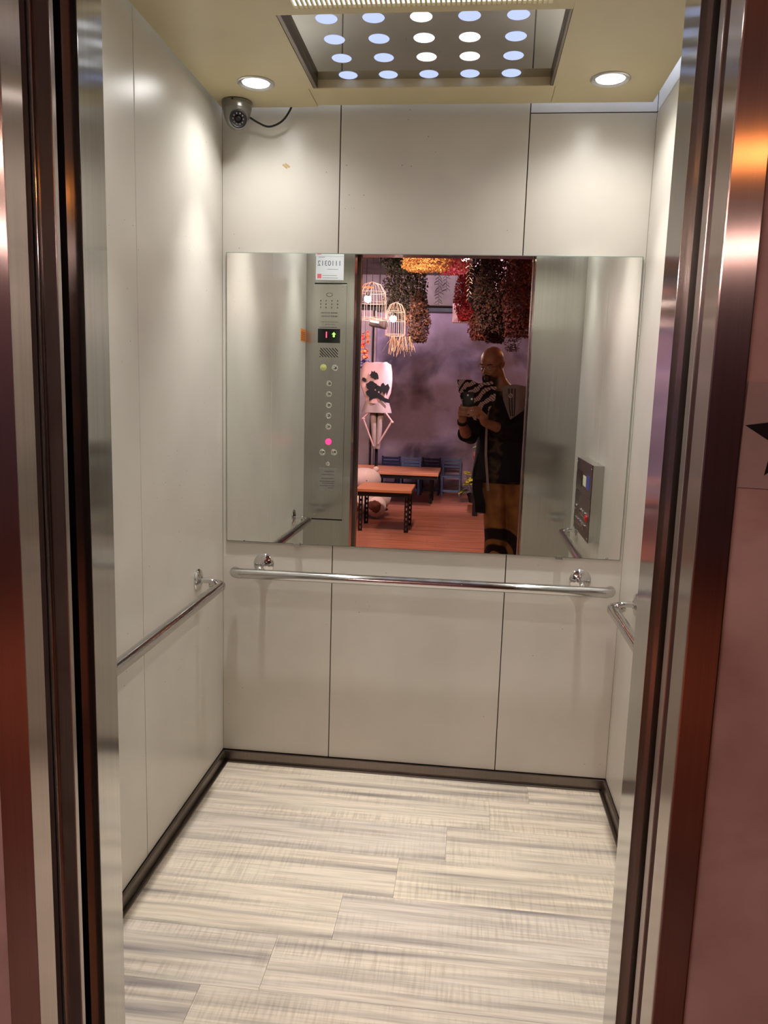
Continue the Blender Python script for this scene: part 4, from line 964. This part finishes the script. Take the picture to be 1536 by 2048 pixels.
# shirt
def camo():
    m, t, b = nt('olive_brown_camouflage_cloth'); n = N(t, 'ShaderNodeTexNoise'); n.inputs['Scale'].default_value = 11; n.inputs['Detail'].default_value = 1
    t.links.new(coords(t), n.inputs['Vector']); t.links.new(ramp(t, n.outputs[0], [(.42, S(30, 22, 22)), (.5, S(70, 56, 40)), (.56, S(84, 68, 48)), (.64, S(40, 30, 27))]), b.inputs['Base Color']); b.inputs['Roughness'].default_value = .9; return m
gp('shirt', MB().loft([ell((.245, -3.11, 1.435), .085, .078), ell((.25, -3.115, 1.38), .175, .112), ell((.255, -3.115, 1.20), .18, .128), ell((.262, -3.115, 1.0), .17, .130), ell((.27, -3.115, .77), .185, .145)]), camo())
# jacket: open shell, sleeves, tail flap
M_JKT = plain('black_kimono_cloth', S(20, 18, 20), .9, nscale=16, namt=.25)
def jring(cx, z, rx, ry, a0, a1, n=30):          # open ring, angles measured from facing (+y), positive to the man's right (+x)
    return [Vector((cx+rx*math.sin(a), -3.115+ry*math.cos(a), z)) for a in [a0+(a1-a0)*k/(n-1) for k in range(n)]]
lv = [(.25, 1.44, .12, .085), (.25, 1.39, .19, .118), (.25, 1.25, .20, .140), (.25, 1.10, .195, .150), (.245, .95, .20, .165), (.24, .79, .215, .180)]
G0 = [.15, .12, .0, -.02, -.03, -.10]; G1 = [-.9, -.75, -.72, -.68, -.62, -.55]
outer = [jring(cx, z, rx, ry, G0[i], 2*PI+G1[i]) for i, (cx, z, rx, ry) in enumerate(lv)]
inner = [jring(cx, z, rx-.008, ry-.008, G0[i], 2*PI+G1[i]) for i, (cx, z, rx, ry) in enumerate(lv)]
jm = MB(); jm.loft(outer, False, False)
n0 = len(outer[0]); rings = []
for i in range(len(outer)): rings.append(outer[i]+inner[i][::-1])
jm = MB(); jm.loft(rings)
gp('jacket_body', jm, M_JKT)
fl = [[Vector((.085+q*.05+.02*math.sin(z*14), -3.02+.03*q, z)) for q in (-.75, .75)]+[Vector((.085+q*.05+.02*math.sin(z*14), -3.05+.03*q, z)) for q in (.75, -.75)] for z in (.98, .86, .72, .62, .545)]
gp('jacket_tail', MB().loft(fl), M_JKT)
sl_ = MB().tube([SL+Vector((.02, 0, .01)), SL*.5+EL*.5, EL+Vector((0, -.01, -.0)), EL*.70+WL*.30], [.078, .076, .072, .066], 20)
so_ = gp('sleeve', sl_, M_JKT); remesh(so_, .008, 4)
sl_ = MB().tube([SR+Vector((-.02, 0, .01)), SR*.5+ER*.5, ER+Vector((0, -.01, 0)), ER*.42+WR*.58], [.080, .082, .078, .068], 20)
so_ = gp('sleeve', sl_, M_JKT); remesh(so_, .008, 4)
# grey collar bands down both edges of the opening
M_BAND = plain('taupe_collar_cloth', S(150, 134, 130), .9, nscale=20, namt=.1)
def band(pts, w=.011): gp('collar_band', MB().tube([Vector(p) for p in pts], w, 8, flat=.45), M_BAND)
band([(.175, -3.055, 1.455), (.135, -2.995, 1.38), (.118, -2.985, 1.25), (.119, -2.975, 1.10), (.122, -2.965, .98), (.140, -2.945, .82), (.150, -2.94, .72)])
# shoulder panels: stiff cloth yokes
def zebra():
    m, t, b = nt('rope_print_cloth'); v = coords(t)
    w = N(t, 'ShaderNodeTexWave', wave_type='RINGS', rings_direction='SPHERICAL'); w.inputs['Scale'].default_value = 7.5; w.inputs['Distortion'].default_value = 4.5; w.inputs['Detail'].default_value = 1; w.inputs['Detail Scale'].default_value = 2.4
    mp = N(t, 'ShaderNodeMapping'); mp.inputs['Location'].default_value = (.10, 0, -1.25); t.links.new(v, mp.inputs[0]); t.links.new(mp.outputs[0], w.inputs['Vector'])
    w2 = N(t, 'ShaderNodeTexWave', bands_direction='DIAGONAL'); w2.inputs['Scale'].default_value = 34; w2.inputs['Distortion'].default_value = 1.2; t.links.new(v, w2.inputs['Vector'])
    c1 = ramp(t, w.outputs['Fac'], [(.40, (0, 0, 0)), (.46, (1, 1, 1))]); c2 = ramp(t, w2.outputs['Fac'], [(.12, (.10, .08, .08)), (.22, (1, 1, 1))])
    x = N(t, 'ShaderNodeMix', data_type='RGBA', blend_type='MULTIPLY'); x.inputs[0].default_value = 1; t.links.new(c1, x.inputs[6]); t.links.new(c2, x.inputs[7])
    y = N(t, 'ShaderNodeMix', data_type='RGBA'); y.inputs[6].default_value = (*S(26, 18, 20), 1); y.inputs[7].default_value = (*S(214, 190, 184), 1); t.links.new(x.outputs[2], y.inputs[0])
    t.links.new(y.outputs[2], b.inputs['Base Color']); b.inputs['Roughness'].default_value = .9; return m
def panel(pts, yf, m, name, th=.010):
    bm = bmesh.new(); vv = [bm.verts.new((x, 0, z)) for x, z in pts]; f = bm.faces.new(vv)
    bmesh.ops.triangulate(bm, faces=[f]); bmesh.ops.subdivide_edges(bm, edges=bm.edges[:], cuts=3, use_grid_fill=True)
    r = bmesh.ops.extrude_face_region(bm, geom=bm.faces[:])
    for v in [e for e in r['geom'] if isinstance(e, bmesh.types.BMVert)]: v.co.y -= th
    for v in bm.verts: v.co.y += yf(v.co.x, v.co.z)
    bmesh.ops.recalc_face_normals(bm, faces=bm.faces[:])
    return gp(name, MB().bm(bm), m)
panel([(-.108, 1.508), (-.05, 1.512), (0, 1.507), (.045, 1.484), (.09, 1.492), (.143, 1.505), (.175, 1.462), (.170, 1.372), (.125, 1.29), (.087, 1.215), (.015, 1.228), (-.02, 1.30), (-.060, 1.333), (-.092, 1.417)][::-1],
      lambda x, z: -2.955-.45*max(0, x-.02)*.4-.25*max(0, z-1.40)+.012*math.sin(18*x+9*z), zebra(), 'shoulder_panel')
panel([(.212, 1.470), (.30, 1.487), (.425, 1.470), (.432, 1.36), (.37, 1.30), (.317, 1.262), (.283, 1.235), (.254, 1.303), (.226, 1.373)][::-1],
      lambda x, z: -2.955-.35*max(0, z-1.36)-.9*max(0, x-.33)+.008*math.sin(40*x), M_BAND, 'shoulder_panel')
for k in range(3):
    gp('piping', MB().tube([(.262+.022*k, -2.985, 1.455-.0*k), (.266+.020*k, -2.952, 1.38), (.274+.017*k, -2.948, 1.31), (.283+.012*k, -2.948, 1.262)], .0028, 6), M_FELT)
gp('round_emblem', MB().tube([(.275+.013*math.cos(a), -2.944, 1.405+.014*math.sin(a)) for a in [2*PI*k/20 for k in range(21)]], .0026, 6, False).tube([(.275+.008*math.sin(a*2), -2.944, 1.405+.010*(1-a/1.57)) for a in [3.14*k/10 for k in range(11)]], .0022, 6), plain('white_thread', S(215, 200, 195), .8))
